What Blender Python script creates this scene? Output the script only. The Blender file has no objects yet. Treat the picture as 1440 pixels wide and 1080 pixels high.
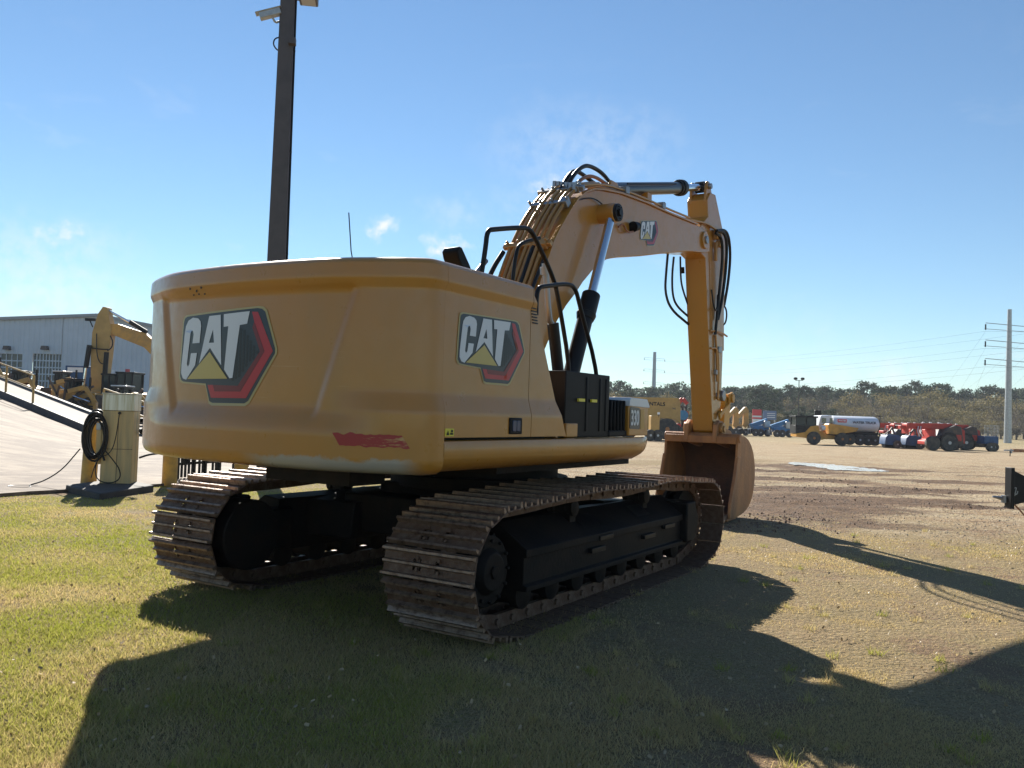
import bpy, bmesh, math, random
import numpy as np
from mathutils import Vector, Matrix, noise
from mathutils.geometry import tessellate_polygon
R_ = math.radians
random.seed(7); rng = np.random.default_rng(7)
S = bpy.context.scene
COL = S.collection

# ------------------------------------------------------------------ camera
FOC, PIT, ROL, CH = 1200.0, R_(1.85), R_(1.93), 1.6
Fv = Vector((0, math.cos(PIT), math.sin(PIT)))
R0 = Vector((1, 0, 0)); U0 = R0.cross(Fv)
Rv = R0 * math.cos(ROL) + U0 * math.sin(ROL)
Uv = -R0 * math.sin(ROL) + U0 * math.cos(ROL)
cd = bpy.data.cameras.new("camera"); co = bpy.data.objects.new("camera", cd); COL.objects.link(co)
cd.sensor_width = 36; cd.lens = 36 * FOC / 1440; cd.clip_start = .05; cd.clip_end = 6000
m = Matrix((Rv, Uv, -Fv)).transposed().to_4x4(); m.translation = (0, 0, CH); co.matrix_world = m
S.camera = co
def ray(u, v): return Fv + Rv * ((u - 720) / FOC) + Uv * ((540 - v) / FOC)
def GP(u, v, z=0.0):
    d = ray(u, v); t = (z - CH) / d.z; return Vector((0, 0, CH)) + d * t
def AT(u, v, Y):
    d = ray(u, v); return Vector((0, 0, CH)) + d * (Y / d.y)

# ------------------------------------------------------------------ sun, sky
SUN_AZ, SUN_EL = -18.2, 32.2          # azimuth from +Y towards +X, elevation
w = bpy.data.worlds.new("World"); S.world = w; w.use_nodes = True
nt = w.node_tree; nt.nodes.clear()
def N(t, ty, **k):
    n = t.nodes.new(ty)
    for a, b in k.items():
        if a in n.inputs: n.inputs[a].default_value = b
        else: setattr(n, a, b)
    return n
wo = N(nt, 'ShaderNodeOutputWorld'); bg = N(nt, 'ShaderNodeBackground', Strength=.051)
sk = N(nt, 'ShaderNodeTexSky'); sk.sky_type = 'NISHITA'; sk.sun_disc = False
sk.sun_elevation = R_(SUN_EL); sk.sun_rotation = R_(SUN_AZ); sk.altitude = 100
sk.air_density = 1.0; sk.dust_density = 0.0; sk.ozone_density = 1.6
# wisps of cloud, mixed into the sky by direction
tc = N(nt, 'ShaderNodeTexCoord'); mp = N(nt, 'ShaderNodeMapping'); mp.inputs['Scale'].default_value = (1, 1, 3.2)
ns = N(nt, 'ShaderNodeTexNoise', Scale=5.5, Detail=9.0, Roughness=.62, Distortion=.4)
cr = N(nt, 'ShaderNodeValToRGB'); cr.color_ramp.elements[0].position = .60; cr.color_ramp.elements[1].position = .86
nt.links.new(tc.outputs['Generated'], mp.inputs[0]); nt.links.new(mp.outputs[0], ns.inputs['Vector']); nt.links.new(ns.outputs[0], cr.inputs[0])
sx = N(nt, 'ShaderNodeSeparateXYZ'); nt.links.new(tc.outputs['Generated'], sx.inputs[0])
mr = N(nt, 'ShaderNodeMapRange'); mr.inputs[1].default_value = .42; mr.inputs[2].default_value = .12; mr.inputs[3].default_value = 0; mr.inputs[4].default_value = .5
nt.links.new(sx.outputs['Z'], mr.inputs[0])
mu = N(nt, 'ShaderNodeMath', operation='MULTIPLY'); nt.links.new(cr.outputs[0], mu.inputs[0]); nt.links.new(mr.outputs[0], mu.inputs[1])
last = mu
# compact puffs
def puff(prev, u, v, rad, amt):
    d = ray(u, v).normalized()
    vm = N(nt, 'ShaderNodeVectorMath', operation='DISTANCE'); vm.inputs[1].default_value = d
    ad = N(nt, 'ShaderNodeVectorMath', operation='ADD')
    n2 = N(nt, 'ShaderNodeTexNoise', Scale=22.0, Detail=6.0, Roughness=.65)
    sb = N(nt, 'ShaderNodeVectorMath', operation='MULTIPLY_ADD'); sb.inputs[1].default_value = (.07, .07, .05); sb.inputs[2].default_value = (-.035, -.035, -.025)
    nt.links.new(tc.outputs['Generated'], n2.inputs['Vector']); nt.links.new(n2.outputs['Color'], sb.inputs[0])
    nt.links.new(tc.outputs['Generated'], ad.inputs[0]); nt.links.new(sb.outputs[0], ad.inputs[1])
    sc = N(nt, 'ShaderNodeVectorMath', operation='SUBTRACT'); sc.inputs[1].default_value = d; nt.links.new(ad.outputs[0], sc.inputs[0])
    sz = N(nt, 'ShaderNodeVectorMath', operation='MULTIPLY'); sz.inputs[1].default_value = (1, 1, 2.0); nt.links.new(sc.outputs[0], sz.inputs[0])
    ln = N(nt, 'ShaderNodeVectorMath', operation='LENGTH'); nt.links.new(sz.outputs[0], ln.inputs[0])
    m2 = N(nt, 'ShaderNodeMapRange'); m2.inputs[1].default_value = rad; m2.inputs[2].default_value = rad * .2; m2.inputs[3].default_value = 0; m2.inputs[4].default_value = amt
    nt.links.new(ln.outputs['Value'], m2.inputs[0])
    n3 = N(nt, 'ShaderNodeTexNoise', Scale=60.0, Detail=5.0, Roughness=.6); nt.links.new(tc.outputs['Generated'], n3.inputs['Vector'])
    mm = N(nt, 'ShaderNodeMath', operation='MULTIPLY'); nt.links.new(m2.outputs[0], mm.inputs[0])
    m3 = N(nt, 'ShaderNodeMapRange'); m3.inputs[1].default_value = .35; m3.inputs[2].default_value = .6; nt.links.new(n3.outputs[0], m3.inputs[0]); nt.links.new(m3.outputs[0], mm.inputs[1])
    mx = N(nt, 'ShaderNodeMath', operation='MAXIMUM'); nt.links.new(prev.outputs[0], mx.inputs[0]); nt.links.new(mm.outputs[0], mx.inputs[1])
    return mx
for a in [(534, 318, .026, 1.0), (632, 343, .028, 1.0), (655, 346, .018, .8), (775, 260, .030, .7), (68, 333, .022, .6), (94, 325, .020, .75), (115, 386, .022, .4), (40, 365, .11, .34), (120, 350, .07, .25), (60, 420, .14, .42), (300, 480, .2, .16), (1080, 500, .16, .10), (820, 215, .14, .20), (735, 290, .07, .16), (640, 300, .05, .2), (1240, 530, .06, .5), (1130, 535, .05, .35)]:
    last = puff(last, *a)
mix = N(nt, 'ShaderNodeMixRGB'); mix.inputs[2].default_value = (8.5, 8.9, 9.3, 1)
nt.links.new(last.outputs[0], mix.inputs[0]); tn = N(nt, 'ShaderNodeMixRGB'); tn.blend_type = 'MULTIPLY'; tn.inputs[0].default_value = 1; tn.inputs[2].default_value = (.82, 1.01, 1.12, 1); nt.links.new(sk.outputs[0], tn.inputs[1]); nt.links.new(tn.outputs[0], mix.inputs[1])
nt.links.new(mix.outputs[0], bg.inputs[0]); nt.links.new(bg.outputs[0], wo.inputs[0])
sl = bpy.data.lights.new("sun", 'SUN'); so = bpy.data.objects.new("sun", sl); COL.objects.link(so)
sl.energy = 5.0; sl.angle = R_(.53); sl.color = (1, .945, .85)
sd = Vector((math.sin(R_(SUN_AZ)) * math.cos(R_(SUN_EL)), math.cos(R_(SUN_AZ)) * math.cos(R_(SUN_EL)), math.sin(R_(SUN_EL))))
so.rotation_euler = (-sd).to_track_quat('-Z', 'Y').to_euler(); so.location = sd * 50
S.view_settings.view_transform = 'Standard'; S.view_settings.look = 'None'; S.view_settings.exposure = 1.15; S.view_settings.gamma = 1

# ------------------------------------------------------------------ materials
MATS = {}
def mat(name, col=(.5, .5, .5), rough=.5, metal=0.0, var=.0, vscale=4.0, col2=None, bump=0.0, bscale=30.0, coat=0.0, spec=.5, streak=None, lo=.4, hi=.65):
    if name in MATS: return MATS[name]
    m = bpy.data.materials.new(name); m.use_nodes = True; t = m.node_tree; b = t.nodes['Principled BSDF']
    b.inputs['Base Color'].default_value = (*col, 1); b.inputs['Roughness'].default_value = rough; b.inputs['Metallic'].default_value = metal
    b.inputs['Coat Weight'].default_value = coat; b.inputs['Coat Roughness'].default_value = .08; b.inputs['Specular IOR Level'].default_value = spec
    tc = N(t, 'ShaderNodeTexCoord')
    if col2 or var:
        c2 = col2 or tuple(c * (1 - var) for c in col)
        mp = N(t, 'ShaderNodeMapping'); mp.inputs['Scale'].default_value = streak or (1, 1, 1)
        n = N(t, 'ShaderNodeTexNoise', Scale=vscale, Detail=8.0, Roughness=.6)
        r = N(t, 'ShaderNodeMapRange'); r.inputs[1].default_value = lo; r.inputs[2].default_value = hi
        x = N(t, 'ShaderNodeMixRGB'); x.inputs[1].default_value = (*col, 1); x.inputs[2].default_value = (*c2, 1)
        t.links.new(tc.outputs['Object'], mp.inputs[0]); t.links.new(mp.outputs[0], n.inputs['Vector']); t.links.new(n.outputs[0], r.inputs[0]); t.links.new(r.outputs[0], x.inputs[0]); t.links.new(x.outputs[0], b.inputs['Base Color'])
    if bump:
        n = N(t, 'ShaderNodeTexNoise', Scale=bscale, Detail=6.0, Roughness=.6); bp = N(t, 'ShaderNodeBump', Strength=bump, Distance=.02)
        t.links.new(tc.outputs['Object'], n.inputs['Vector']); t.links.new(n.outputs[0], bp.inputs['Height']); t.links.new(bp.outputs[0], b.inputs['Normal'])
    MATS[name] = m; return m

YEL = (.41, .178, .020)
def paint(name, col, dust=(.31, .17, .04), dz=(1.15, 2.6), rough=.33):
    m = bpy.data.materials.new(name); m.use_nodes = True; t = m.node_tree; b = t.nodes['Principled BSDF']
    b.inputs['Coat Weight'].default_value = .4; b.inputs['Coat Roughness'].default_value = .06
    tc = N(t, 'ShaderNodeTexCoord'); n = N(t, 'ShaderNodeTexNoise', Scale=3.0, Detail=9.0, Roughness=.65)
    mp = N(t, 'ShaderNodeMapping'); mp.inputs['Scale'].default_value = (1, 1, .35); t.links.new(tc.outputs['Object'], mp.inputs[0]); t.links.new(mp.outputs[0], n.inputs['Vector'])
    r = N(t, 'ShaderNodeMapRange'); r.inputs[1].default_value = .42; r.inputs[2].default_value = .8; r.inputs[4].default_value = .55
    t.links.new(n.outputs[0], r.inputs[0])
    x = N(t, 'ShaderNodeMixRGB'); x.inputs[1].default_value = (*col, 1); x.inputs[2].default_value = (*dust, 1)
    t.links.new(r.outputs[0], x.inputs[0]); t.links.new(x.outputs[0], b.inputs['Base Color'])
    # fine scratches / dust make the gloss uneven
    n2 = N(t, 'ShaderNodeTexNoise', Scale=9.0, Detail=10.0, Roughness=.75)
    r2 = N(t, 'ShaderNodeMapRange'); r2.inputs[1].default_value = .3; r2.inputs[2].default_value = .75; r2.inputs[3].default_value = rough - .10; r2.inputs[4].default_value = rough + .2
    t.links.new(tc.outputs['Object'], n2.inputs['Vector']); t.links.new(n2.outputs[0], r2.inputs[0]); t.links.new(r2.outputs[0], b.inputs['Roughness'])
    n3 = N(t, 'ShaderNodeTexNoise', Scale=2.2, Detail=2.0); bp = N(t, 'ShaderNodeBump', Strength=.045, Distance=.02)
    t.links.new(tc.outputs['Object'], n3.inputs['Vector']); t.links.new(n3.outputs[0], bp.inputs['Height']); t.links.new(bp.outputs[0], b.inputs['Normal'])
    MATS[name] = m; return m, x, tc
paint('yellow_paint', YEL)
# counterweight paint: same paint with the scuffed, bare patches of the casting
cwm, xm, tcm = paint('counterweight_paint', YEL)
t = cwm.node_tree; b = t.nodes['Principled BSDF']
sp = N(t, 'ShaderNodeSeparateXYZ'); t.links.new(tcm.outputs['Object'], sp.inputs[0])
def mrange(t, src, a, b_, c=0., d=1.):
    r = N(t, 'ShaderNodeMapRange'); r.interpolation_type = 'SMOOTHSTEP'
    for i, vv in enumerate((a, b_, c, d)): r.inputs[i + 1].default_value = vv
    t.links.new(src, r.inputs[0]); return r.outputs[0]
def mth(t, op, a, b_=None):
    n = N(t, 'ShaderNodeMath', operation=op)
    for i, q in enumerate((a, b_)):
        if q is None: continue
        if isinstance(q, (int, float)): n.inputs[i].default_value = q
        else: t.links.new(q, n.inputs[i])
    return n.outputs[0]
nz = N(t, 'ShaderNodeTexNoise', Scale=5.0, Detail=9.0, Roughness=.7); t.links.new(tcm.outputs['Object'], nz.inputs['Vector'])
zz = mth(t, 'ADD', sp.outputs['Z'], mth(t, 'MULTIPLY', nz.outputs[0], -.16))
sc1 = mth(t, 'MULTIPLY', mrange(t, zz, 1.195, 1.165), mth(t, 'MULTIPLY', mrange(t, sp.outputs['Y'], -.1, -.45), mrange(t, sp.outputs['Y'], -1.47, -1.3)))
sc2 = mth(t, 'MULTIPLY', mrange(t, zz, 1.21, 1.165), mrange(t, sp.outputs['Y'], 1.0, 1.3))
sc = mth(t, 'MAXIMUM', sc1, sc2)
x2 = N(t, 'ShaderNodeMixRGB'); x2.inputs[2].default_value = (.33, .32, .27, 1)
t.links.new(mth(t, 'MULTIPLY', sc, .92), x2.inputs[0]); t.links.new(xm.outputs[0], x2.inputs[1])
# long thin scratches
wv = N(t, 'ShaderNodeMapping'); wv.inputs['Scale'].default_value = (.7, .7, 55); t.links.new(tcm.outputs['Object'], wv.inputs[0])
nn = N(t, 'ShaderNodeTexNoise', Scale=2.0, Detail=4.0, Roughness=.8); t.links.new(wv.outputs[0], nn.inputs['Vector'])
scr = mth(t, 'MULTIPLY', mrange(t, nn.outputs[0], .64, .72), mth(t, 'MULTIPLY', mrange(t, sp.outputs['Z'], 1.5, 1.75), mrange(t, sp.outputs['Z'], 2.1, 1.9)))
x3 = N(t, 'ShaderNodeMixRGB'); x3.inputs[2].default_value = (.62, .45, .2, 1); t.links.new(mth(t, 'MULTIPLY', scr, .55), x3.inputs[0]); t.links.new(x2.outputs[0], x3.inputs[1]); t.links.new(x3.outputs[0], b.inputs['Base Color'])

mat('black_metal', (.008, .008, .009), .45, spec=.25, var=.5, vscale=5)
mat('frame_black', (.009, .008, .008), .6, spec=.12, col2=(.020, .014, .011), vscale=3.5, bump=.2)
mat('rubber', (.02, .02, .02), .6)
mat('black_plastic', (.006, .0065, .008), .5, spec=.15)
mat('tyre', (.035, .034, .034), .8, col2=(.10, .085, .065), vscale=3)
mat('hose', (.010, .010, .010), .42, spec=.3)
mat('chrome', (.75, .78, .82), .12, 1.0)
mat('steel_grey', (.28, .29, .31), .4, .8)
mat('galvanised', (.42, .44, .45), .45, .6, var=.3, vscale=6)
mat('track_steel', (.10, .048, .026), .55, .25, col2=(.16, .10, .065), vscale=14, bump=.6, bscale=60)
mat('cylinder_grey', (.055, .065, .078), .3, .3)
mat('track_edge', (.27, .19, .14), .42, .6, col2=(.10, .058, .038), vscale=22, bump=.3, bscale=60, lo=.45, hi=.7)
mat('bucket_steel', (.42, .185, .06), .5, .1, col2=(.23, .10, .04), vscale=3.2, bump=.4, bscale=25, streak=(1, 1, .4))
mat('bucket_inside', (.13, .06, .035), .6, .2, col2=(.07, .04, .028), vscale=4, bump=.5)
mat('white_paint', (.75, .76, .77), .35, var=.12, vscale=2)
mat('decal_white', (.62, .64, .66), .3)
mat('decal_black', (.020, .030, .042), .28)
mat('decal_red', (.42, .018, .028), .3)
mat('decal_darkred', (.16, .008, .014), .3)
mat('decal_gold', (.50, .38, .10), .3)
mat('decal_edge', (.42, .34, .14), .3)
mat('decal_hex', (.006, .008, .010), .3)
mat('decal_yellow', (.70, .60, .05), .4)
mat('reflector_red', (.42, .02, .03), .3, col2=(.46, .36, .26), vscale=5, streak=(1, 1, 9), lo=.54, hi=.57)
t = MATS['reflector_red'].node_tree; b = t.nodes['Principled BSDF']
def _torn():
    tc = N(t, 'ShaderNodeTexCoord'); sp = N(t, 'ShaderNodeSeparateXYZ'); t.links.new(tc.outputs['Object'], sp.inputs[0])
    mp = N(t, 'ShaderNodeMapping'); mp.inputs['Scale'].default_value = (.5, 2.5, 16); mp.inputs['Rotation'].default_value = (R_(-6), 0, 0); t.links.new(tc.outputs['Object'], mp.inputs[0])
    n = N(t, 'ShaderNodeTexNoise', Scale=2.2, Detail=7.0, Roughness=.75); t.links.new(mp.outputs[0], n.inputs['Vector'])
    r = N(t, 'ShaderNodeMapRange'); r.inputs[1].default_value = -1.0; r.inputs[2].default_value = -1.40; r.inputs[3].default_value = -.14; r.inputs[4].default_value = .04; t.links.new(sp.outputs['Y'], r.inputs[0])
    a = N(t, 'ShaderNodeMath', operation='ADD'); t.links.new(n.outputs[0], a.inputs[0]); t.links.new(r.outputs[0], a.inputs[1])
    q = N(t, 'ShaderNodeMapRange'); q.inputs[1].default_value = .50; q.inputs[2].default_value = .55; t.links.new(a.outputs[0], q.inputs[0])
    x = N(t, 'ShaderNodeMixRGB'); x.inputs[1].default_value = (.30, .008, .014, 1); x.inputs[2].default_value = (.46, .27, .10, 1); t.links.new(q.outputs[0], x.inputs[0]); t.links.new(x.outputs[0], b.inputs['Base Color'])
_torn()
mat('glass', (.03, .05, .055), .05, 0, spec=.8)
mat('glass_teal', (.010, .022, .028), .2, 0, spec=.3)
mat('blue_latch', (.02, .035, .09), .3)
mat('pole_bronze', (.075, .062, .062), .5, var=.2)
mat('concrete', (.38, .33, .27), .85, col2=(.36, .30, .24), vscale=1.5, bump=.3, bscale=20)
mat('ramp_kerb', (.05, .055, .065), .7, col2=(.09, .09, .09), vscale=4, bump=.3)
mat('siding', (.50, .56, .62), .45, var=.1, vscale=.6)
mat('trim', (.30, .32, .34), .5)
mat('window_dark', (.03, .045, .06), .15, spec=.6)
mat('stone_pale', (.46, .42, .30), .6)
mat('cabinet_paint', (.66, .46, .19), .5, col2=(.40, .31, .15), vscale=2.4, streak=(3, 3, .25))
mat('cabinet_metal', (.55, .53, .47), .35, .7, col2=(.35, .30, .2), vscale=5, streak=(4, 4, .2))
mat('bollard_yellow', (.55, .33, .06), .5, col2=(.30, .19, .06), vscale=4)
mat('timber_dark', (.05, .045, .042), .8, var=.4, vscale=5, bump=.3)
mat('machine_yellow', (.60, .30, .045), .45, col2=(.34, .19, .06), vscale=1.6)
mat('machine_orange', (.62, .30, .03), .4, var=.3, vscale=1.5)
mat('machine_tan', (.50, .30, .08), .5, var=.25, vscale=1.2)
mat('machine_blue', (.008, .07, .20), .55, var=.4, vscale=2)
mat('lift_blue', (.03, .19, .42), .4, var=.3, vscale=2)
mat('machine_red', (.50, .035, .018), .55, var=.3, vscale=2)
mat('dark_machine', (.035, .03, .03), .6, col2=(.10, .06, .04), vscale=3)
mat('truck_white', (.72, .74, .78), .3, var=.12, vscale=1)
mat('sign_red', (.6, .05, .06), .5)
mat('sign_blue', (.14, .2, .35), .5)
mat('lamp_lens', (.4, .4, .4), .3)
mat('rim_grey', (.4, .41, .42), .4, .5)
mat('rim_orange', (.45, .17, .04), .5)
mat('wire_grey', (.10, .11, .12), .9)
mat('bark', (.085, .065, .05), .9)
mat('orange_hose', (.28, .11, .05), .45, .2)
mat('pipe_tan', (.42, .22, .07), .3, .35)

# ------------------------------------------------------------------ mesh builder
class MB:
    def __init__(s): s.v = []; s.f = []; s.m = []; s.cur = 0
    def add(s, vs, fs):
        o = len(s.v); s.v += [tuple(q) for q in vs]
        for q in fs: s.f.append(tuple(i + o for i in q)); s.m.append(s.cur)
        return s
    def box(s, c, d, rot=None):
        hx, hy, hz = d[0] / 2, d[1] / 2, d[2] / 2
        vs = [Vector((x, y, z)) for x in (-hx, hx) for y in (-hy, hy) for z in (-hz, hz)]
        if rot is not None: vs = [rot @ q for q in vs]
        c = Vector(c); vs = [q + c for q in vs]
        return s.add(vs, [(0, 1, 3, 2), (4, 6, 7, 5), (0, 4, 5, 1), (2, 3, 7, 6), (0, 2, 6, 4), (1, 5, 7, 3)])
    def bb(s, x0, x1, y0, y1, z0, z1): return s.box(((x0 + x1) / 2, (y0 + y1) / 2, (z0 + z1) / 2), (abs(x1 - x0), abs(y1 - y0), abs(z1 - z0)))
    def bar(s, p, q, wd, ht, up=(0, 0, 1)):
        p, q = Vector(p), Vector(q); d = (q - p); L = d.length; d.normalize(); up = Vector(up)
        if abs(d.dot(up)) > .98: up = Vector((1, 0, 0))
        sd = d.cross(up).normalized(); u2 = sd.cross(d)
        return s.box((p + q) / 2, (L, wd, ht), Matrix((d, sd, u2)).transposed())
    def prism(s, poly, y0, y1, fn=None):
        """polygon in (x,z), extruded along y"""
        fn = fn or (lambda a, b, c: (a, c, b))
        n = len(poly); vs = [fn(a, b, y0) for a, b in poly] + [fn(a, b, y1) for a, b in poly]
        tri = tessellate_polygon([[Vector((a, b, 0)) for a, b in poly]])
        fs = [tuple(t) for t in tri] + [tuple(i + n for i in reversed(t)) for t in tri] + [(i, (i + 1) % n, (i + 1) % n + n, i + n) for i in range(n)]
        return s.add(vs, fs)
    def ring(s, c, d, up, r, seg): 
        sd = d.cross(up).normalized(); u2 = sd.cross(d)
        return [c + sd * (r * math.cos(a)) + u2 * (r * math.sin(a)) for a in [2 * math.pi * i / seg for i in range(seg)]]
    def cyl(s, p, q, r, r2=None, seg=16):
        p, q = Vector(p), Vector(q); d = (q - p).normalized(); up = Vector((0, 0, 1)) if abs(d.z) < .9 else Vector((1, 0, 0))
        a = s.ring(p, d, up, r, seg); b = s.ring(q, d, up, r if r2 is None else r2, seg)
        return s.add(a + b, [(i, (i + 1) % seg, (i + 1) % seg + seg, i + seg) for i in range(seg)] + [tuple(reversed(range(seg))), tuple(range(seg, 2 * seg))])
    def tube(s, pts, r, seg=8, smooth=0):
        P = [Vector(p) for p in pts]
        for _ in range(smooth):
            Q = [P[0]]
            for i in range(len(P) - 1): Q += [P[i] * .75 + P[i + 1] * .25, P[i] * .25 + P[i + 1] * .75]
            Q.append(P[-1]); P = Q
        n = len(P); T = [((P[min(i + 1, n - 1)] - P[max(i - 1, 0)]).normalized()) for i in range(n)]
        u = Vector((0, 0, 1)) if abs(T[0].z) < .9 else Vector((1, 0, 0)); u = (u - T[0] * u.dot(T[0])).normalized()
        vs = []
        for i in range(n):
            u = (u - T[i] * u.dot(T[i])).normalized(); b_ = T[i].cross(u); rr = r[i] if isinstance(r, list) else r
            vs += [P[i] + (u * math.cos(a) + b_ * math.sin(a)) * rr for a in [2 * math.pi * k / seg for k in range(seg)]]
        fs = [(i * seg + k, i * seg + (k + 1) % seg, (i + 1) * seg + (k + 1) % seg, (i + 1) * seg + k) for i in range(n - 1) for k in range(seg)]
        fs += [tuple(reversed(range(seg))), tuple((n - 1) * seg + k for k in range(seg))]
        return s.add(vs, fs)
    def lathe(s, prof, c, ax='y', seg=24):
        c = Vector(c); vs = []
        for a_, r in prof:
            for k in range(seg):
                t_ = 2 * math.pi * k / seg; q = (r * math.cos(t_), a_, r * math.sin(t_)) if ax == 'y' else ((a_, r * math.cos(t_), r * math.sin(t_)) if ax == 'x' else (r * math.cos(t_), r * math.sin(t_), a_))
                vs.append(Vector(q) + c)
        n = len(prof)
        fs = [(i * seg + k, i * seg + (k + 1) % seg, (i + 1) * seg + (k + 1) % seg, (i + 1) * seg + k) for i in range(n - 1) for k in range(seg)]
        fs += [tuple(reversed(range(seg))), tuple((n - 1) * seg + k for k in range(seg))]
        return s.add(vs, fs)
    def grid(s, fn, nu, nv, close=False):
        vs = [fn(i / (nu - 1), j / (nv - 1)) for j in range(nv) for i in range(nu)]
        return s.add(vs, [(j * nu + i, j * nu + i + 1, (j + 1) * nu + i + 1, (j + 1) * nu + i) for j in range(nv - 1) for i in range(nu - 1)])
    def build(s, name, mt, parent=None, bev=0, ang=35, seg=2, label=None, flat=False):
        me = bpy.data.meshes.new(name); me.from_pydata(s.v, [], s.f); me.update()
        for q in (mt if isinstance(mt, (list, tuple)) else [mt]): me.materials.append(MATS[q] if isinstance(q, str) else q)
        if isinstance(mt, (list, tuple)): me.polygons.foreach_set('material_index', s.m)
        bm = bmesh.new(); bm.from_mesh(me); bmesh.ops.recalc_face_normals(bm, faces=bm.faces); bm.to_mesh(me); bm.free()
        if not flat:
            me.polygons.foreach_set('use_smooth', [True] * len(me.polygons)); me.set_sharp_from_angle(angle=R_(ang))
        o = bpy.data.objects.new(name, me); COL.objects.link(o)
        if parent: o.parent = parent
        if bev:
            md = o.modifiers.new('bevel', 'BEVEL'); md.width = bev; md.segments = seg; md.limit_method = 'ANGLE'; md.angle_limit = R_(40); md.harden_normals = False
        if label: o['label'] = label
        return o
def thing(name, label, cat, loc=(0, 0, 0), rz=0., group=None):
    o = bpy.data.objects.new(name, None); COL.objects.link(o); o.location = loc; o.rotation_euler = (0, 0, rz); o.empty_display_size = .3
    return tag(o, label, cat, group)
def tag(o, label=None, cat=None, group=None, kind=None):
    if label: o['label'] = label
    if cat: o['category'] = cat
    if group: o['group'] = group
    if kind: o['kind'] = kind
    return o
def children(o): return [c for c in ALLCH.get(o.name, [])]
def copy_tree(o, parent=None):
    c = o.copy(); COL.objects.link(c)
    if parent: c.parent = parent
    for ch in list(o.children): copy_tree(ch, c)
    return c
def text_mesh(body, size, spacing=1.0, bold=0.0):
    cu = bpy.data.curves.new('text', 'FONT'); cu.body = body; cu.size = size; cu.align_x = 'CENTER'; cu.align_y = 'CENTER'; cu.space_character = spacing; cu.offset = bold; cu.extrude = .0015
    o = bpy.data.objects.new('text', cu); COL.objects.link(o); bpy.context.view_layer.update()
    me = bpy.data.meshes.new_from_object(o.evaluated_get(bpy.context.evaluated_depsgraph_get()))
    vs = [v.co.copy() for v in me.vertices]; fs = [tuple(p.vertices) for p in me.polygons]
    bpy.data.objects.remove(o); bpy.data.curves.remove(cu); bpy.data.meshes.remove(me)
    return vs, fs
def lettering(body, size, origin, ux, uz, mt, parent, name='lettering', bold=0.0, sx=1.0, spacing=1.0):
    vs, fs = text_mesh(body, size, spacing, bold); ux = Vector(ux).normalized(); uz = Vector(uz).normalized(); n = ux.cross(uz); o = Vector(origin)
    mb = MB(); mb.add([o + ux * v.x * sx + uz * v.y + n * v.z for v in vs], fs); return mb.build(name, mt, parent, flat=True)
def ss(a, b, x): 
    t_ = min(1, max(0, (x - a) / (b - a))); return t_ * t_ * (3 - 2 * t_)
def pw(tab, x):
    for (a, b), (c, d) in zip(tab, tab[1:]):
        if x <= c: return b + (d - b) * max(0, (x - a)) / (c - a)
    return tab[-1][1]

# ------------------------------------------------------------------ terrain
MUDZ = ((3.9, 12.9, 1.1, .8), (4.9, 14.4, 1.2, .9), (5.6, 16.0, 1.6, .9), (7.4, 18.4, 2.0, .6), (6.5, 13.4, 1.2, .35), (7.6, 20.2, 2.4, .8), (10.4, 21.4, 1.9, .7), (8.2, 23.5, 2.5, .7), (9.8, 17.2, 1.5, .35), (6.2, 17.5, 1.8, .8), (8.9, 27.5, 2.6, .8), (11.5, 31, 3.4, 1.8), (13, 25, 2, .5))
def gz(x, y): return -.5 * ss(20, 85, y) * ss(-6, 3, x)
def grass_amt(x, y):
    yb = 12.8 + 9 * ss(2, -2, x) - .12 * max(0, x - 3)
    n = noise.noise(Vector((x * .45, y * .45, 0))) * 2.2 + noise.noise(Vector((x * 1.7, y * 1.7, 3))) * .8
    a = ss(4.5, -2.5, y - yb + n * .9)
    st = abs((y - 25.9 - .93 * x) * .73)
    return max(a, ss(1.6, .4, st + n * .3) * ss(14, 8, x))
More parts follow.
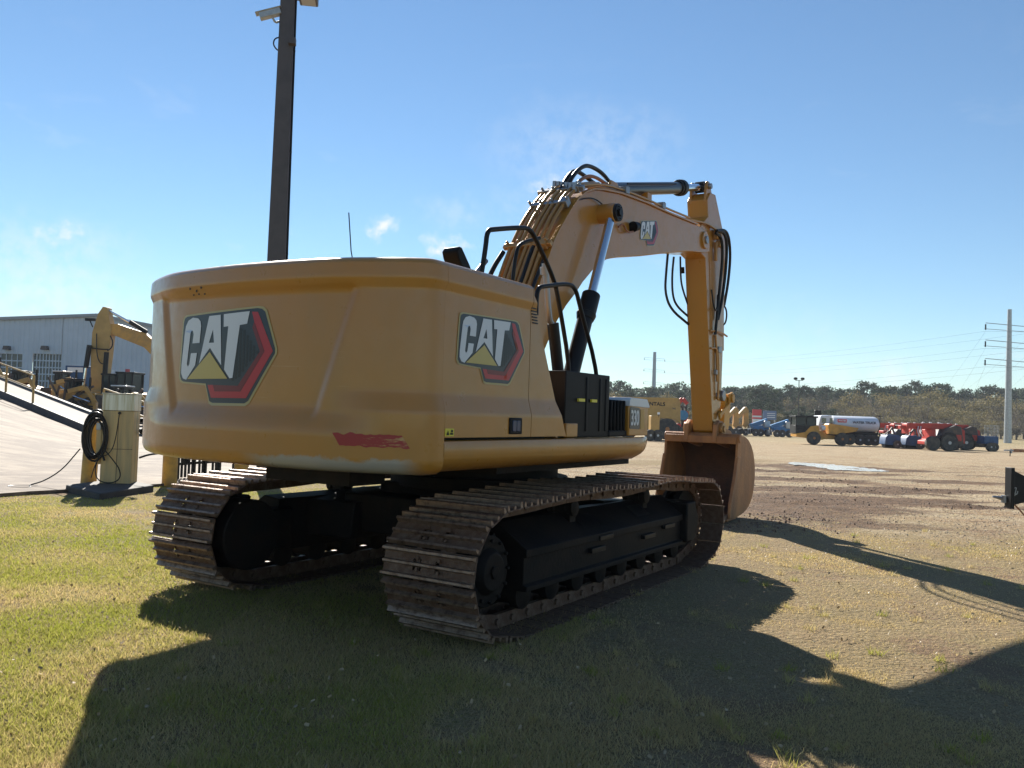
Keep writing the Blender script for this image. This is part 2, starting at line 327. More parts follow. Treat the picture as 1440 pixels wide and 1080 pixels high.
def ground_material():
    m = bpy.data.materials.new('ground_surface'); m.use_nodes = True; t = m.node_tree; b = t.nodes['Principled BSDF']
    b.inputs['Roughness'].default_value = .95; b.inputs['Specular IOR Level'].default_value = .25
    g = N(t, 'ShaderNodeNewGeometry'); P = g.outputs['Position']; sp = N(t, 'ShaderNodeSeparateXYZ'); t.links.new(P, sp.inputs[0])
    X, Y = sp.outputs['X'], sp.outputs['Y']
    def nz(sc, det=6., ro=.6, off=0, scale=(1, 1, 1)):
        mp = N(t, 'ShaderNodeMapping'); mp.inputs['Location'].default_value = (off, off, 0); mp.inputs['Scale'].default_value = scale; t.links.new(P, mp.inputs[0])
        n = N(t, 'ShaderNodeTexNoise', Scale=sc, Detail=det, Roughness=ro); t.links.new(mp.outputs[0], n.inputs['Vector']); return n.outputs[0]
    def mixc(f, a, c):
        x = N(t, 'ShaderNodeMixRGB')
        for i, q in ((0, f), (1, a), (2, c)):
            if isinstance(q, tuple): x.inputs[i].default_value = (*q, 1)
            elif isinstance(q, float): x.inputs[i].default_value = q
            else: t.links.new(q, x.inputs[i])
        return x.outputs[0]
    att = N(t, 'ShaderNodeAttribute'); att.attribute_name = 'grass'
    # turf: dry straw, green and bare soil
    turf = mixc(mth(t, 'MULTIPLY', mrange(t, nz(.75, 8, .7), .45, .57), mrange(t, X, 2.0, -3.0, .22, 1.0)), (.30, .205, .105), (.215, .205, .045))
    turf = mixc(mrange(t, nz(38, 4, .7, 3), .38, .66), turf, (.36, .275, .15))
    turf = mixc(mrange(t, nz(.8, 7, .7, 11), .54, .64), turf, (.27, .175, .10))
    turf = mixc(mrange(t, nz(90, 3, .7, 5), .5, .7), turf, (.035, .032, .016))
    # gravel and earth
    gr = mixc(mrange(t, nz(.35, 8, .65, 7, (1, 2.0, 1)), .4, .62), (.42, .32, .19), (.35, .235, .125))
    vo = N(t, 'ShaderNodeTexVoronoi', Scale=26.0); t.links.new(P, vo.inputs['Vector'])
    sep = N(t, 'ShaderNodeSeparateXYZ'); t.links.new(vo.outputs['Color'], sep.inputs[0])
    gr = mixc(mth(t, 'MULTIPLY', mrange(t, sep.outputs[0], .45, .9), .55), gr, (.52, .44, .32))
    gr = mixc(mth(t, 'MULTIPLY', mrange(t, sep.outputs[1], .6, .95), .6), gr, (.15, .10, .065))
    mudn = nz(.30, 9, .68, 21, (1, 2.6, 1))
    zone = mth(t, 'MULTIPLY', mrange(t, Y, 9, 13), mrange(t, Y, 44, 30)); zone = mth(t, 'MULTIPLY', zone, mrange(t, X, -2, 3))
    at2 = N(t, 'ShaderNodeAttribute'); at2.attribute_name = 'mud'
    mud = mrange(t, mth(t, 'ADD', mth(t, 'ADD', mudn, mth(t, 'MULTIPLY', zone, .05)), mth(t, 'MULTIPLY', at2.outputs['Fac'], .36)), .60, .72)
    wet = mixc(mrange(t, nz(3, 9, .75, 2), .40, .62), (.075, .036, .017), (.16, .088, .044))
    gr = mixc(mth(t, 'MULTIPLY', mud, .9), gr, wet)
    gn = mth(t, 'ADD', att.outputs['Fac'], mth(t, 'MULTIPLY', mth(t, 'SUBTRACT', nz(5, 8, .7, 31), .5), 1.3))
    gf = mrange(t, gn, .28, .72)
    col = mixc(gf, gr, turf)
    far = mrange(t, Y, 60, 120)
    col = mixc(mth(t, 'MULTIPLY', far, .6), col, (.30, .25, .12))
    t.links.new(col, b.inputs['Base Color'])
    rg = mth(t, 'SUBTRACT', .97, mth(t, 'MULTIPLY', mud, .08)); t.links.new(rg, b.inputs['Roughness'])
    h = mth(t, 'ADD', mth(t, 'MULTIPLY', nz(14, 8, .7, 1), 1.0), mth(t, 'MULTIPLY', nz(70, 4, .7, 4), .5))
    h = mth(t, 'ADD', h, mth(t, 'MULTIPLY', mudn, 3.0))
    h = mth(t, 'ADD', h, mth(t, 'MULTIPLY', vo.outputs['Distance'], -.5))
    bp = N(t, 'ShaderNodeBump', Strength=.9, Distance=.06); t.links.new(h, bp.inputs['Height']); t.links.new(bp.outputs[0], b.inputs['Normal'])
    return m
MATS['ground_surface'] = ground_material()
def axis(a, b, fine0, fine1, st):
    q = [a]; x = a
    while x < b:
        d = 0 if fine0 <= x <= fine1 else (fine0 - x if x < fine0 else x - fine1)
        x += st + d * .18 if x >= fine0 else min(st + d * .18, max(st, d)); q.append(min(x, b))
    return q
xs = axis(-1500, 1500, -9, 20, .21); ys = axis(-60, 2500, 2, 36, .21)
mb = MB()
def gdisp(x, y):
    z = gz(x, y)
    if -16 < x < 25 and 0 < y < 50:
        g = grass_amt(x, y); z += (noise.noise(Vector((x * .9, y * .9, 7))) * .018 + noise.noise(Vector((x * .25, y * .25, 1))) * .03) * ss(0, 4, min(x + 16, 25 - x, 50 - y))
        if g < .5 and x > 1.5 and y > 10: z += noise.noise(Vector((x * .8, y * 2.1, 9))) * .05 * (1 - 2 * g) * ss(0, 4, min(25 - x, 50 - y)); mz = min(1, sum(math.exp(-((x - a) / c) ** 2 - ((y - b_) / d) ** 2) for a, b_, c, d in MUDZ)); z += mz * (.045 * noise.noise(Vector((x * 2.2, y * 3.4, 5))) + .02 * noise.noise(Vector((x * 5, y * 6, 6))))
    return z
gv = [(x, y, gdisp(x, y) - .012) for y in ys for x in xs]; nx = len(xs)
mb.add(gv, [(j * nx + i, j * nx + i + 1, (j + 1) * nx + i + 1, (j + 1) * nx + i) for j in range(len(ys) - 1) for i in range(nx - 1)])
gr = mb.build('ground', 'ground_surface', ang=180); tag(gr, kind='structure')
at = gr.data.attributes.new('grass', 'FLOAT', 'POINT')
at.data.foreach_set('value', [grass_amt(v[0], v[1]) if abs(v[0]) < 60 and v[1] < 120 else (.6 if v[1] > 110 else 0.) for v in gv])


at = gr.data.attributes.new('mud', 'FLOAT', 'POINT')
at.data.foreach_set('value', [min(1, sum(math.exp(-((v[0] - a) / c) ** 2 - ((v[1] - b_) / d) ** 2) for a, b_, c, d in MUDZ)) if 0 < v[0] < 20 and 8 < v[1] < 40 else 0. for v in gv])

# concrete yard on the left
cy = bpy.data.materials.new('concrete_yard'); cy.use_nodes = True; MATS['concrete_yard'] = cy
t = cy.node_tree; b = t.nodes['Principled BSDF']; b.inputs['Roughness'].default_value = .85
g = N(t, 'ShaderNodeNewGeometry'); mp = N(t, 'ShaderNodeMapping'); mp.inputs['Scale'].default_value = (.45, .95, 1); mp.inputs['Rotation'].default_value = (0, 0, R_(-22)); t.links.new(g.outputs['Position'], mp.inputs[0])
n1 = N(t, 'ShaderNodeTexNoise', Scale=.8, Detail=12.0, Roughness=.78); t.links.new(mp.outputs[0], n1.inputs['Vector'])
n2 = N(t, 'ShaderNodeTexNoise', Scale=9.0, Detail=8.0, Roughness=.75); t.links.new(g.outputs['Position'], n2.inputs['Vector'])
x1 = N(t, 'ShaderNodeMixRGB'); x1.inputs[1].default_value = (.235, .18, .125, 1); x1.inputs[2].default_value = (.105, .07, .045, 1); t.links.new(mrange(t, n1.outputs[0], .40, .56), x1.inputs[0])
x2 = N(t, 'ShaderNodeMixRGB'); x2.inputs[2].default_value = (.15, .11, .08, 1); t.links.new(x1.outputs[0], x2.inputs[1]); t.links.new(mth(t, 'MULTIPLY', mrange(t, n2.outputs[0], .56, .68), .6), x2.inputs[0])
t.links.new(x2.outputs[0], b.inputs['Base Color'])
bp = N(t, 'ShaderNodeBump', Strength=.35, Distance=.03); t.links.new(n2.outputs[0], bp.inputs['Height']); t.links.new(bp.outputs[0], b.inputs['Normal'])
edge = [(-20, -4.5), (-14, 4.2), (-8.03, 13.55), (-7.2, 14.9), (-6.37, 16.16), (-6.0, 18.84), (-5.8, 24), (-5.8, 60), (-7, 130)]
mb = MB(); ev = []
P_ = []
for (a, c), (a2, c2) in zip(edge, edge[1:]):
    k = max(1, int(math.hypot(a2 - a, c2 - c) / .4))
    for i in range(k): P_.append((a + (a2 - a) * i / k, c + (c2 - c) * i / k))
P_.append(edge[-1])
P_ = [(x + noise.noise(Vector((x * 2, y * 2, 5))) * .12, y) for x, y in P_]
n = len(P_)
vs = [(x, y, .035) for x, y in P_] + [(-160, y, .035) for x, y in P_] + [(x, y, -.1) for x, y in P_]
mb.add(vs, [(i, i + 1, n + i + 1, n + i) for i in range(n - 1)] + [(i, 2 * n + i, 2 * n + i + 1, i + 1) for i in range(n - 1)])
tag(mb.build('concrete_yard', 'concrete_yard', flat=True), kind='structure')
# ------------------------------------------------------------------ the excavator
YAW = 32.4
EX = thing('excavator', 'big yellow tracked excavator seen from its rear corner, bucket resting on the ground', 'excavator', (-.293, 8.54, 0), R_(90 - YAW))
PROF = [(1.168, .10), (1.176, .060), (1.192, .028), (1.215, .010), (1.25, 0), (1.32, 0), (1.58, 0), (1.592, .003), (1.69, .030), (1.705, .032), (2.375, .034), (2.385, .032), (2.425, .014), (2.44, .011), (2.535, .016), (2.552, .028), (2.568, .048), (2.577, .08), (2.58, .13)]
PROFR = [(z - .15 * ss(2.2, 1.75, z) * ss(1.25, 1.5, z), i) for z, i in PROF]
PLAN = [(-2.60, -1.49), (-2.68, -1.487), (-2.745, -1.465), (-2.80, -1.41), (-2.87, -1.29), (-2.96, -1.07), (-3.01, -.93), (-3.045, -.80), (-3.075, -.6), (-3.10, -.3), (-3.11, 0)]
PLAN = PLAN + [(x, -y) for x, y in PLAN[:-1]][::-1]
def smooth_poly(P, it=3):
    for _ in range(it):
        Q = [P[0]]
        for a, b_ in zip(P, P[1:]): Q += [(a[0] * .75 + b_[0] * .25, a[1] * .75 + b_[1] * .25), (a[0] * .25 + b_[0] * .75, a[1] * .25 + b_[1] * .75)]
        Q.append(P[-1]); P = Q
    return P
PLS = smooth_poly(PLAN); LEN = [0]
for a, b_ in zip(PLS, PLS[1:]): LEN.append(LEN[-1] + math.hypot(b_[0] - a[0], b_[1] - a[1]))
TOT = LEN[-1]
def plan_at(s):
    s = min(max(s, 0), TOT)
    i = min(max(int(np.searchsorted(LEN, s)) - 1, 0), len(PLS) - 2); f = (s - LEN[i]) / max(1e-9, LEN[i + 1] - LEN[i])
    a, b_ = PLS[i], PLS[i + 1]; x = a[0] + (b_[0] - a[0]) * f; y = a[1] + (b_[1] - a[1]) * f
    i0, i1 = max(i - 1, 0), min(i + 2, len(PLS) - 1); tx, ty = PLS[i1][0] - PLS[i0][0], PLS[i1][1] - PLS[i0][1]; L = math.hypot(tx, ty)
    return x, y, -(-ty / L) * -1, tx / L * -1 * -1
def cw_ins(y, z):
    b_ = ss(1.25, .80, abs(y)); ins = pw(PROF, z) * (1 - b_) + pw(PROFR, z) * b_
    yd = .74 + .30 * (z - 1.55) / .95
    return ins + .030 * ss(yd + .05, yd - .035, abs(y)) * ss(1.47, 1.60, z) * ss(2.40, 2.36, z)
def cw_point(s, z, off=0.0):
    x, y, _, _ = plan_at(s); e = .04
    xa, ya, _, _ = plan_at(s - e); xb, yb, _, _ = plan_at(s + e); tx, ty = xb - xa, yb - ya; L = math.hypot(tx, ty); nx_, ny_ = -ty / L, tx / L
    ins = cw_ins(y, z)
    return (x + nx_ * (off - ins), y + ny_ * (off - ins), z)
# make sure the normal points outwards (rear = -x)
_t = cw_point(TOT / 2, 1.4, .1); OUT = 1 if _t[0] < -3.125 else -1
if OUT < 0:
    _cp = cw_point
    def cw_point(s, z, off=0.0):
        x, y, _, _ = plan_at(s); e = .04
        xa, ya, _, _ = plan_at(s - e); xb, yb, _, _ = plan_at(s + e); tx, ty = xb - xa, yb - ya; L = math.hypot(tx, ty); nx_, ny_ = ty / L, -tx / L
        ins = cw_ins(y, z)
        return (x + nx_ * (off - ins), y + ny_ * (off - ins), z)
def s_of_y(y):
    lo_, hi_ = 0, TOT
    for _ in range(40):
        mid = (lo_ + hi_) / 2
        if plan_at(mid)[1] < y: lo_ = mid
        else: hi_ = mid
    return lo_
zs = []
for (a, _), (b_, _) in zip(PROF, PROF[1:]):
    k = max(1, int((b_ - a) / .022)); zs += [a + (b_ - a) * i / k for i in range(k)]
zs.append(PROF[-1][0])
ns_ = 340
mb = MB(); vs = [cw_point(TOT * i / (ns_ - 1), z) for z in zs for i in range(ns_)]; nv = len(zs)
fs = [(j * ns_ + i, j * ns_ + i + 1, (j + 1) * ns_ + i + 1, (j + 1) * ns_ + i) for j in range(nv - 1) for i in range(ns_ - 1)]
fs += [tuple((nv - 1) * ns_ + i for i in range(ns_)), tuple(reversed(range(ns_)))]
fs += [tuple([j * ns_ for j in range(nv)] + [j * ns_ + ns_ - 1 for j in reversed(range(nv))])]
mb.add(vs, fs); CW = mb.build('counterweight', 'counterweight_paint', EX, ang=32)
# four small plug holes of a missing lamp on the rear
for dy, dz in ((.07, .02), (.07, -.02), (0, 0), (-.07, .02), (-.07, -.02), (0, -.018)):
    p = Vector(cw_point(s_of_y(.46 + dy), 2.40 + dz, .001)); q = Vector(cw_point(s_of_y(.46 + dy), 2.40 + dz, .004))
    MB().cyl(p, q, .009, seg=8).build('bolt_hole', 'black_metal', CW)
# --- badge: C A T lettering over a gold triangle, red hexagonal band
def badge(fn, parent, W, H, step=.06):
    outer = [(.02, .90), (.03, .945), (.06, .965), (.82, 1.0), (.865, .99), (.895, .955), (.995, .57), (.995, .52), (.775, .03), (.74, 0), (.41, 0), (.375, .02), (.325, .21), (.05, .235), (.02, .25), (0, .30), (.008, .6)]
    C = [(.235, .66), (.245, .85), (.235, .90), (.205, .935), (.14, .948), (.085, .92), (.055, .86), (.045, .80), (.018, .42), (.018, .33), (.045, .27), (.09, .255), (.195, .415), (.21, .55), (.135, .55), (.122, .43), (.105, .40), (.09, .43), (.118, .77), (.13, .80), (.148, .80), (.158, .76), (.148, .66)]
    A = [(.335, .95), (.462, .955), (.492, .405), (.36, .60), (.24, .43)]
    Ah = [(.385, .80), (.402, .655), (.345, .655)]
    T = [(.495, .958), (.755, .972), (.735, .84), (.665, .83), (.615, .27), (.585, .265), (.525, .36), (.548, .825), (.50, .82)]
    G = [(.36, .555), (.565, .262), (.105, .262)]
    Rr = [(.775, .965), (.83, .96), (.978, .545), (.755, .055), (.395, .055), (.35, .195), (.41, .195), (.43, .125), (.70, .125), (.905, .545), (.80, .86)]
    Rd = [(.80, .858), (.904, .545), (.70, .127), (.43, .127), (.41, .195), (.67, .185), (.865, .545), (.785, .80)]
    cx, cyy = .5, .5
    edge_ = [((x - cx) * 1.035 + cx, (y - cyy) * 1.05 + cyy - .004) for x, y in outer]
    out = None
    for nm, polys, mt, off in (('decal_edge', [[edge_]], 'decal_edge', .004), ('decal_field', [[outer]], 'decal_black', .0055), ('decal_band', [[Rr]], 'decal_red', .007), ('decal_shade', [[Rd]], 'decal_darkred', .008),
                               ('decal_letters', [[C], [A, Ah], [T]], 'decal_white', .0085), ('decal_triangle', [[G]], 'decal_gold', .0095), ('decal_mesh', None, 'decal_hex', .007)):
        bm = bmesh.new()
        if polys is None:
            r = .017
            for j in range(16):
                for i in range(9):
                    x = .615 + i * .032; y = .22 + j * .037 + (.0185 if i % 2 else 0)
                    if y > .83 or x > .60 + .25 * (1 - abs(y - .545) / .40) or x < .60 + (.05 * (y - .2)): continue
                    if x < .68 and y < .24: continue
                    vv = [bm.verts.new((x + r * .8 * math.cos(k * 1.0472) , y + r * 1.25 * math.sin(k * 1.0472), 0)) for k in range(6)]; bm.faces.new(vv)
        else:
            for loops in polys:
                L3 = [[Vector((x, y, 0)) for x, y in lp] for lp in loops]; flat = [p for lp in L3 for p in lp]; vv = [bm.verts.new(p) for p in flat]
                for tr in tessellate_polygon(L3):
                    try: bm.faces.new([vv[i] for i in tr])
                    except ValueError: pass
            for ax, L in ((0, W), (1, H)):
                k = int(L / step) + 1
                for i in range(1, k):
                    co_ = Vector((i / k, 0, 0)) if ax == 0 else Vector((0, i / k, 0)); no = Vector((1, 0, 0)) if ax == 0 else Vector((0, 1, 0))
                    bmesh.ops.bisect_plane(bm, geom=bm.verts[:] + bm.edges[:] + bm.faces[:], plane_co=co_, plane_no=no)
        for v in bm.verts: v.co = Vector(fn(v.co.x, v.co.y, off))
        me = bpy.data.meshes.new(nm); bm.to_mesh(me); bm.free(); me.materials.append(MATS[mt]); me.polygons.foreach_set('use_smooth', [True] * len(me.polygons))
        o = bpy.data.objects.new(nm, me); COL.objects.link(o); o.parent = parent
s0, s1 = s_of_y(.69), s_of_y(-.37)
badge(lambda u, v, off: cw_point(s0 + (s1 - s0) * u, 1.585 + .66 * v + .012 * u, off), CW, 1.06, .67)
# torn red reflector strips
def cw_patch(ya, yb, za, zb, mt, nm, par, rag=0.0, off=.003, slant=0.0):
    a, b_ = s_of_y(ya), s_of_y(yb)
    def fn(u, v):
        r_ = noise.noise(Vector((u * 9, v * 6, 2))) * rag
        return cw_point(a + (b_ - a) * (u + slant * (v - .5)), za + (zb - za) * v + r_ * (v - .5), off)
    MB().grid(fn, 24, 6).build(nm, mt, par)
cw_patch(-.93, -1.36, 1.345, 1.425, 'reflector_red', 'reflector', CW, .03, slant=-.12)
a_ = s_of_y(1.40); MB().grid(lambda u, v: cw_point(a_ + .10 * u, 1.36 + .09 * v, .003), 8, 3).build('reflector', 'reflector_red', CW)

# --- engine doors, side panels: both flanks share the counterweight's section
YS = 1.49
def xfront(z): return -.955 - .60 * ss(0, 1, 0) - (z - 1.41) * .49 - .10 * ss(2.40, 2.58, z) ** 2
def flank(name, side, xa, xb, z0, z1, mt='yellow_paint', th=.03, par=EX, dent=0.0):
    """xa, xb: functions of z"""
    zz = sorted(set([z0, z1] + [z for z in zs if z0 < z < z1])); nu = 16; mb = MB(); nvv = len(zz)
    vs = []
    for layer in (0, th):
        for z in zz:
            for i in range(nu):
                f = i / (nu - 1); x = xa(z) + (xb(z) - xa(z)) * f
                e = 0
                if dent: e = dent * ss(.0, .12, f) * 0
                vs.append((x, side * (YS - pw(PROF, z) - layer - e), z))
    A_ = nu * nvv
    fs = [(j * nu + i, j * nu + i + 1, (j + 1) * nu + i + 1, (j + 1) * nu + i) for j in range(nvv - 1) for i in range(nu - 1)]
    fs += [tuple(q + A_ for q in f) for f in fs]
    fs += [(i, i + 1, i + 1 + A_, i + A_) for i in range(nu - 1)] + [((nvv - 1) * nu + i, (nvv - 1) * nu + i + 1, (nvv - 1) * nu + i + 1 + A_, (nvv - 1) * nu + i + A_) for i in range(nu - 1)]
    fs += [(j * nu, (j + 1) * nu, (j + 1) * nu + A_, j * nu + A_) for j in range(nvv - 1)] + [(j * nu + nu - 1, (j + 1) * nu + nu - 1, (j + 1) * nu + nu - 1 + A_, j * nu + nu - 1 + A_) for j in range(nvv - 1)]
    mb.add(vs, fs); return mb.build(name, mt, par, ang=32)
for sd_ in (-1, 1):
    door = flank('engine_door', sd_, lambda z: -2.598, lambda z: -1.515 + .02 * (z - 1.4) * 0, 1.415, 2.58)
    pan = flank('side_panel', sd_, lambda z: -1.508, lambda z: max(xfront(z), -1.50), 1.415, 2.58)
    if sd_ < 0: DOOR, PAN = door, pan
# lower sill, with the rounded front end
def sill(side):
    mb = MB(); prof = [(1.397, .03), (1.39, .008), (1.37, 0), (1.30, 0), (1.25, .012), (1.215, .045), (1.185, .10), (1.18, .2), (1.18, .5)]
    xs_ = [-2.598] + [-2.598 + i * .3 for i in range(1, 11)] + [.55, .66, .73, .775, .795]
    vs = []
    for x in xs_:
        q = max(0, (x - .55) / .25); drop = .085 * q * q; inn = .05 * q * q
        for z, ins in prof:
            f = (z - 1.18) / .217; vs.append((x, side * (YS + .002 - ins - inn), z + drop * (1 - f) * 1.2))
    n_ = len(prof); mb.add(vs, [(i * n_ + j, i * n_ + j + 1, (i + 1) * n_ + j + 1, (i + 1) * n_ + j) for i in range(len(xs_) - 1) for j in range(n_ - 1)] + [tuple(range(n_)), tuple((len(xs_) - 1) * n_ + j for j in range(n_))])
    return mb.build('side_sill', 'yellow_paint', EX, ang=32)
SILL = sill(-1); sill(1)
# dark core behind the panels, hood top, deck
mb = MB(); mb.prism([(-2.62, 1.30), (-2.62, 2.53), (-1.62, 2.53), (-1.02, 1.35), (-1.02, 1.30)], -1.34, 1.34); mb.build('engine_bay', 'black_metal', EX)
mb = MB(); mb.prism([(-2.62, -1.40), (.60, -1.40), (.72, -1.30), (.72, -.7), (1.55, -.7), (1.55, 1.40), (-2.62, 1.40)], 1.215, 1.385, fn=lambda a, b_, c: (a, b_, c)); mb.build('deck', 'yellow_paint', EX, bev=.01)
mb = MB(); mb.bb(-2.62, -1.66, -1.358, 1.358, 2.53, 2.5815); mb.build('hood', 'yellow_paint', EX)
mb = MB(); mb.prism([(-1.0, 1.40), (-1.56, 2.50), (-1.53, 2.50), (-.97, 1.40)], -1.42, 1.42); mb.build('bulkhead', 'yellow_paint', EX)
# door details
badge(lambda u, v, off: (-2.445 + .845 * u, -(YS - pw(PROF, 1.80 + .47 * v) + off), 1.80 + .465 * v), DOOR, .84, .47)
mb = MB(); mb.bb(-1.825, -1.655, -1.502, -1.47, 1.435, 1.555); LT = mb.build('door_latch', 'black_plastic', DOOR, bev=.008)
mb = MB(); mb.bb(-1.795, -1.745, -1.508, -1.49, 1.455, 1.535); mb.bb(-1.735, -1.685, -1.505, -1.49, 1.455, 1.535); mb.build('handle', 'blue_latch', LT, bev=.004)
mb = MB(); mb.bb(-2.605 + .01, -2.50, -1.494, -1.488, 1.425, 1.475); ST = mb.build('warning_label', 'decal_yellow', DOOR)
mb = MB(); y_ = -1.497
mb.add([(-2.585, y_, 1.432), (-2.555, y_, 1.432), (-2.57, y_, 1.465)], [(0, 1, 2)]); mb.add([(-2.545, y_, 1.435), (-2.512, y_, 1.435), (-2.512, y_, 1.447), (-2.545, y_, 1.447)], [(0, 1, 2, 3)]); mb.add([(-2.535, y_, 1.45), (-2.515, y_, 1.45), (-2.515, y_, 1.467), (-2.535, y_, 1.467)], [(0, 1, 2, 3)])
mb.build('pictogram', 'black_metal', ST, flat=True)
mb = MB(); mb.add([(-1.445, -1.445, 2.05), (-1.44, -1.449, 1.83), (-1.235, -1.452, 1.73), (-1.26, -1.449, 1.80)], [(0, 1, 2, 3)])
# vent grille on the front edge of the hood
mb = MB()
for i in range(9): mb.box((-1.50 + .006 * i, -1.445, 2.46 - i * .022), (.07, .04, .009))
mb.build('vent_slats', 'black_metal', PAN)
# antenna, mirror
mb = MB(); mb.tube([(-2.2, -.30, 2.55), (-2.2, -.23, 2.80), (-2.2, -.19, 3.10)], .0045, 6); mb.cyl((-2.2, -.30, 2.56), (-2.2, -.30, 2.60), .015); mb.build('antenna', 'black_metal', EX)
mb = MB(); R3 = Matrix.Rotation(R_(38), 3, 'Y'); mb.prism([(-1.80, 2.82), (-1.77, 2.86), (-1.73, 2.855), (-1.62, 2.74), (-1.55, 2.62), (-1.60, 2.60), (-1.70, 2.68), (-1.78, 2.77)], -.95, -.80); mb.cyl((-1.62, -.9, 2.68), (-1.5, -.9, 2.5), .012)
mb.build('mirror', 'black_plastic', EX, bev=.02, seg=3)
# handrails
def rail(pts, r=.019, mt='black_metal', sm=2, nm='handrail'): return MB().tube(pts, r, 10, sm).build(nm, mt, EX, ang=80)
rail([(-2.03, -1.33, 2.50), (-2.00, -1.35, 2.76), (-1.985, -1.35, 2.905), (-1.90, -1.35, 2.93), (-1.50, -1.35, 3.025), (-1.39, -1.35, 3.03), (-1.30, -1.35, 2.97), (-.99, -1.35, 2.70), (-.90, -1.35, 2.53), (-.66, -1.35, 1.96), (-.64, -1.35, 1.40)])
rail([(-1.34, -1.40, 2.36), (-1.345, -1.40, 2.52), (-1.31, -1.40, 2.585), (-1.20, -1.40, 2.61), (-.83, -1.40, 2.685), (-.70, -1.40, 2.655), (-.62, -1.40, 2.52), (-.22, -1.40, 1.94), (-.20, -1.40, 1.40)])
rail([(-1.02, -.95, 2.52), (-.99, -.97, 2.96), (-.93, -.98, 3.04), (-.66, -1.0, 3.13)], .017)
# slanting post and pipe at the hood's front edge
MB().tube([(.06, -.92, 1.42), (-.20, -.9, 2.43)], .055, 12).build('post_sleeve', 'black_metal', EX)
mb = MB(); mb.tube([(-.19, -.9, 2.40), (-.28, -.9, 2.47), (-.37, -.9, 2.95)], .028, 10, 1); mb.cyl((-.36, -.9, 2.86), (-.375, -.9, 2.93), .05); mb.cyl((-.375, -.9, 2.93), (-.38, -.9, 2.96), .03); mb.build('post', 'steel_grey', EX)
# black step box with fins, and tool box with the number plate
mb = MB(); mb.bb(-.86, -.03, -1.42, -.62, 1.40, 1.955)
for a, b_ in ((-.50, -.46), (-.24, -.20), (-.12, -.06)): mb.bb(a, b_, -1.428, -1.41, 1.45, 1.92)
SB = mb.build('step_box', 'black_plastic', EX, bev=.03, seg=3)
mb = MB(); mb.bb(-.03, .33, -1.38, -.62, 1.40, 1.73)
for i in range(5): mb.bb(.0 + i * .07, .028 + i * .07, -1.43, -1.37, 1.43, 1.74)
mb.bb(-.04, .35, -1.43, -1.34, 1.40, 1.46)
mb.build('step_grille', 'black_plastic', EX, bev=.012)
for a, b_ in ((-.66, -.55), (-.42, -.32)): mb = MB(); mb.bb(a, b_, -1.442, -1.425, 1.705, 1.73); mb.build('warning_label', 'decal_yellow', SB)
mb = MB(); mb.bb(-.86, -.66, -1.44, -1.3, 1.40, 1.52); mb.build('step', 'yellow_paint', EX, bev=.01)
mb = MB(); mb.prism([(.34, 1.41), (.34, 1.735), (.36, 1.755), (.74, 1.745), (.785, 1.70), (.79, 1.41)], -1.45, -.7); TB = mb.build('tool_box', 'yellow_paint', EX, bev=.012)
mb = MB(); mb.prism([(.335, 1.69), (.335, 1.745), (.36, 1.772), (.745, 1.762), (.805, 1.70), (.80, 1.68)], -1.458, -.69); mb.build('lid', 'decal_white', TB, bev=.006)
mb = MB(); mb.prism([(.365, 1.475), (.352, 1.49), (.352, 1.67), (.37, 1.685), (.56, 1.675), (.585, 1.66), (.585, 1.485), (.565, 1.47)], -1.455, -1.448); NP = mb.build('number_plate', 'decal_black', TB)
lettering('330', .20, (.462, -1.457, 1.572), (1, 0, 0), (0, 0, 1), 'decal_white', NP, 'numerals', .004, .62)
mb = MB(); mb.bb(.60, .69, -1.455, -1.448, 1.47, 1.66); mb.build('panel_inset', 'machine_tan', TB)
# cab (left side, behind the hood from here)
mb = MB(); mb.prism([(.0, 1.40), (.0, 2.9), (.1, 2.98), (1.35, 2.98), (1.6, 2.6), (1.72, 1.9), (1.6, 1.40)], .42, 1.44); CB = mb.build('cab', 'yellow_paint', EX, bev=.04)
for yy, nm in ((.41, 0), (1.45, 1)):
    mb = MB(); mb.prism([(.12, 1.9), (.12, 2.82), (1.28, 2.82), (1.5, 2.5), (1.6, 1.9)], yy - .01, yy + .01); mb.build('window', 'glass', CB)
mb = MB(); mb.bb(-.012, .0, .52, 1.34, 2.0, 2.8); mb.build('window', 'glass', CB)
# --- boom
BOOM = [(.30, 1.55), (.10, 1.55), (-.06, 1.68), (-.08, 1.90), (0.0, 2.05), (.30, 2.48), (.55, 2.84), (.67, 3.08), (.79, 3.29), (.87, 3.44), (1.02, 3.63), (1.20, 3.83), (1.39, 4.02), (1.59, 4.15), (1.80, 4.23), (2.04, 4.28), (2.51, 4.35), (3.32, 4.41), (4.22, 4.45), (5.18, 4.51), (5.52, 4.51), (5.72, 4.44), (5.81, 4.32), (5.80, 4.21), (5.70, 4.17), (5.12, 4.09), (4.78, 4.03), (4.02, 3.87), (3.16, 3.68), (2.50, 3.555), (2.21, 3.48), (2.02, 3.40), (1.87, 3.31), (1.60, 3.11), (1.46, 2.98), (1.22, 2.79), (1.01, 2.58), (.75, 2.22), (.45, 1.70)]
mb = MB(); mb.prism(BOOM, -.25, .25); BM = mb.build('boom', 'yellow_paint', EX, bev=.012, ang=30)
# top and belly flange strips
def strip(idx, off, w_, th, nm):
    mb = MB(); P2 = [BOOM[i] for i in idx]
    for a, b_ in zip(P2, P2[1:]):
        d = Vector((b_[0] - a[0], b_[1] - a[1])); d.normalize(); nrm = Vector((-d.y, d.x)) * off
        mb.bar((a[0] + nrm.x, 0, a[1] + nrm.y), (b_[0] + nrm.x, 0, b_[1] + nrm.y), w_, th, up=(0, 0, 1))
    return mb.build(nm, 'yellow_paint', BM)
strip(range(5, 20), .008, .56, .02, 'top_plate')
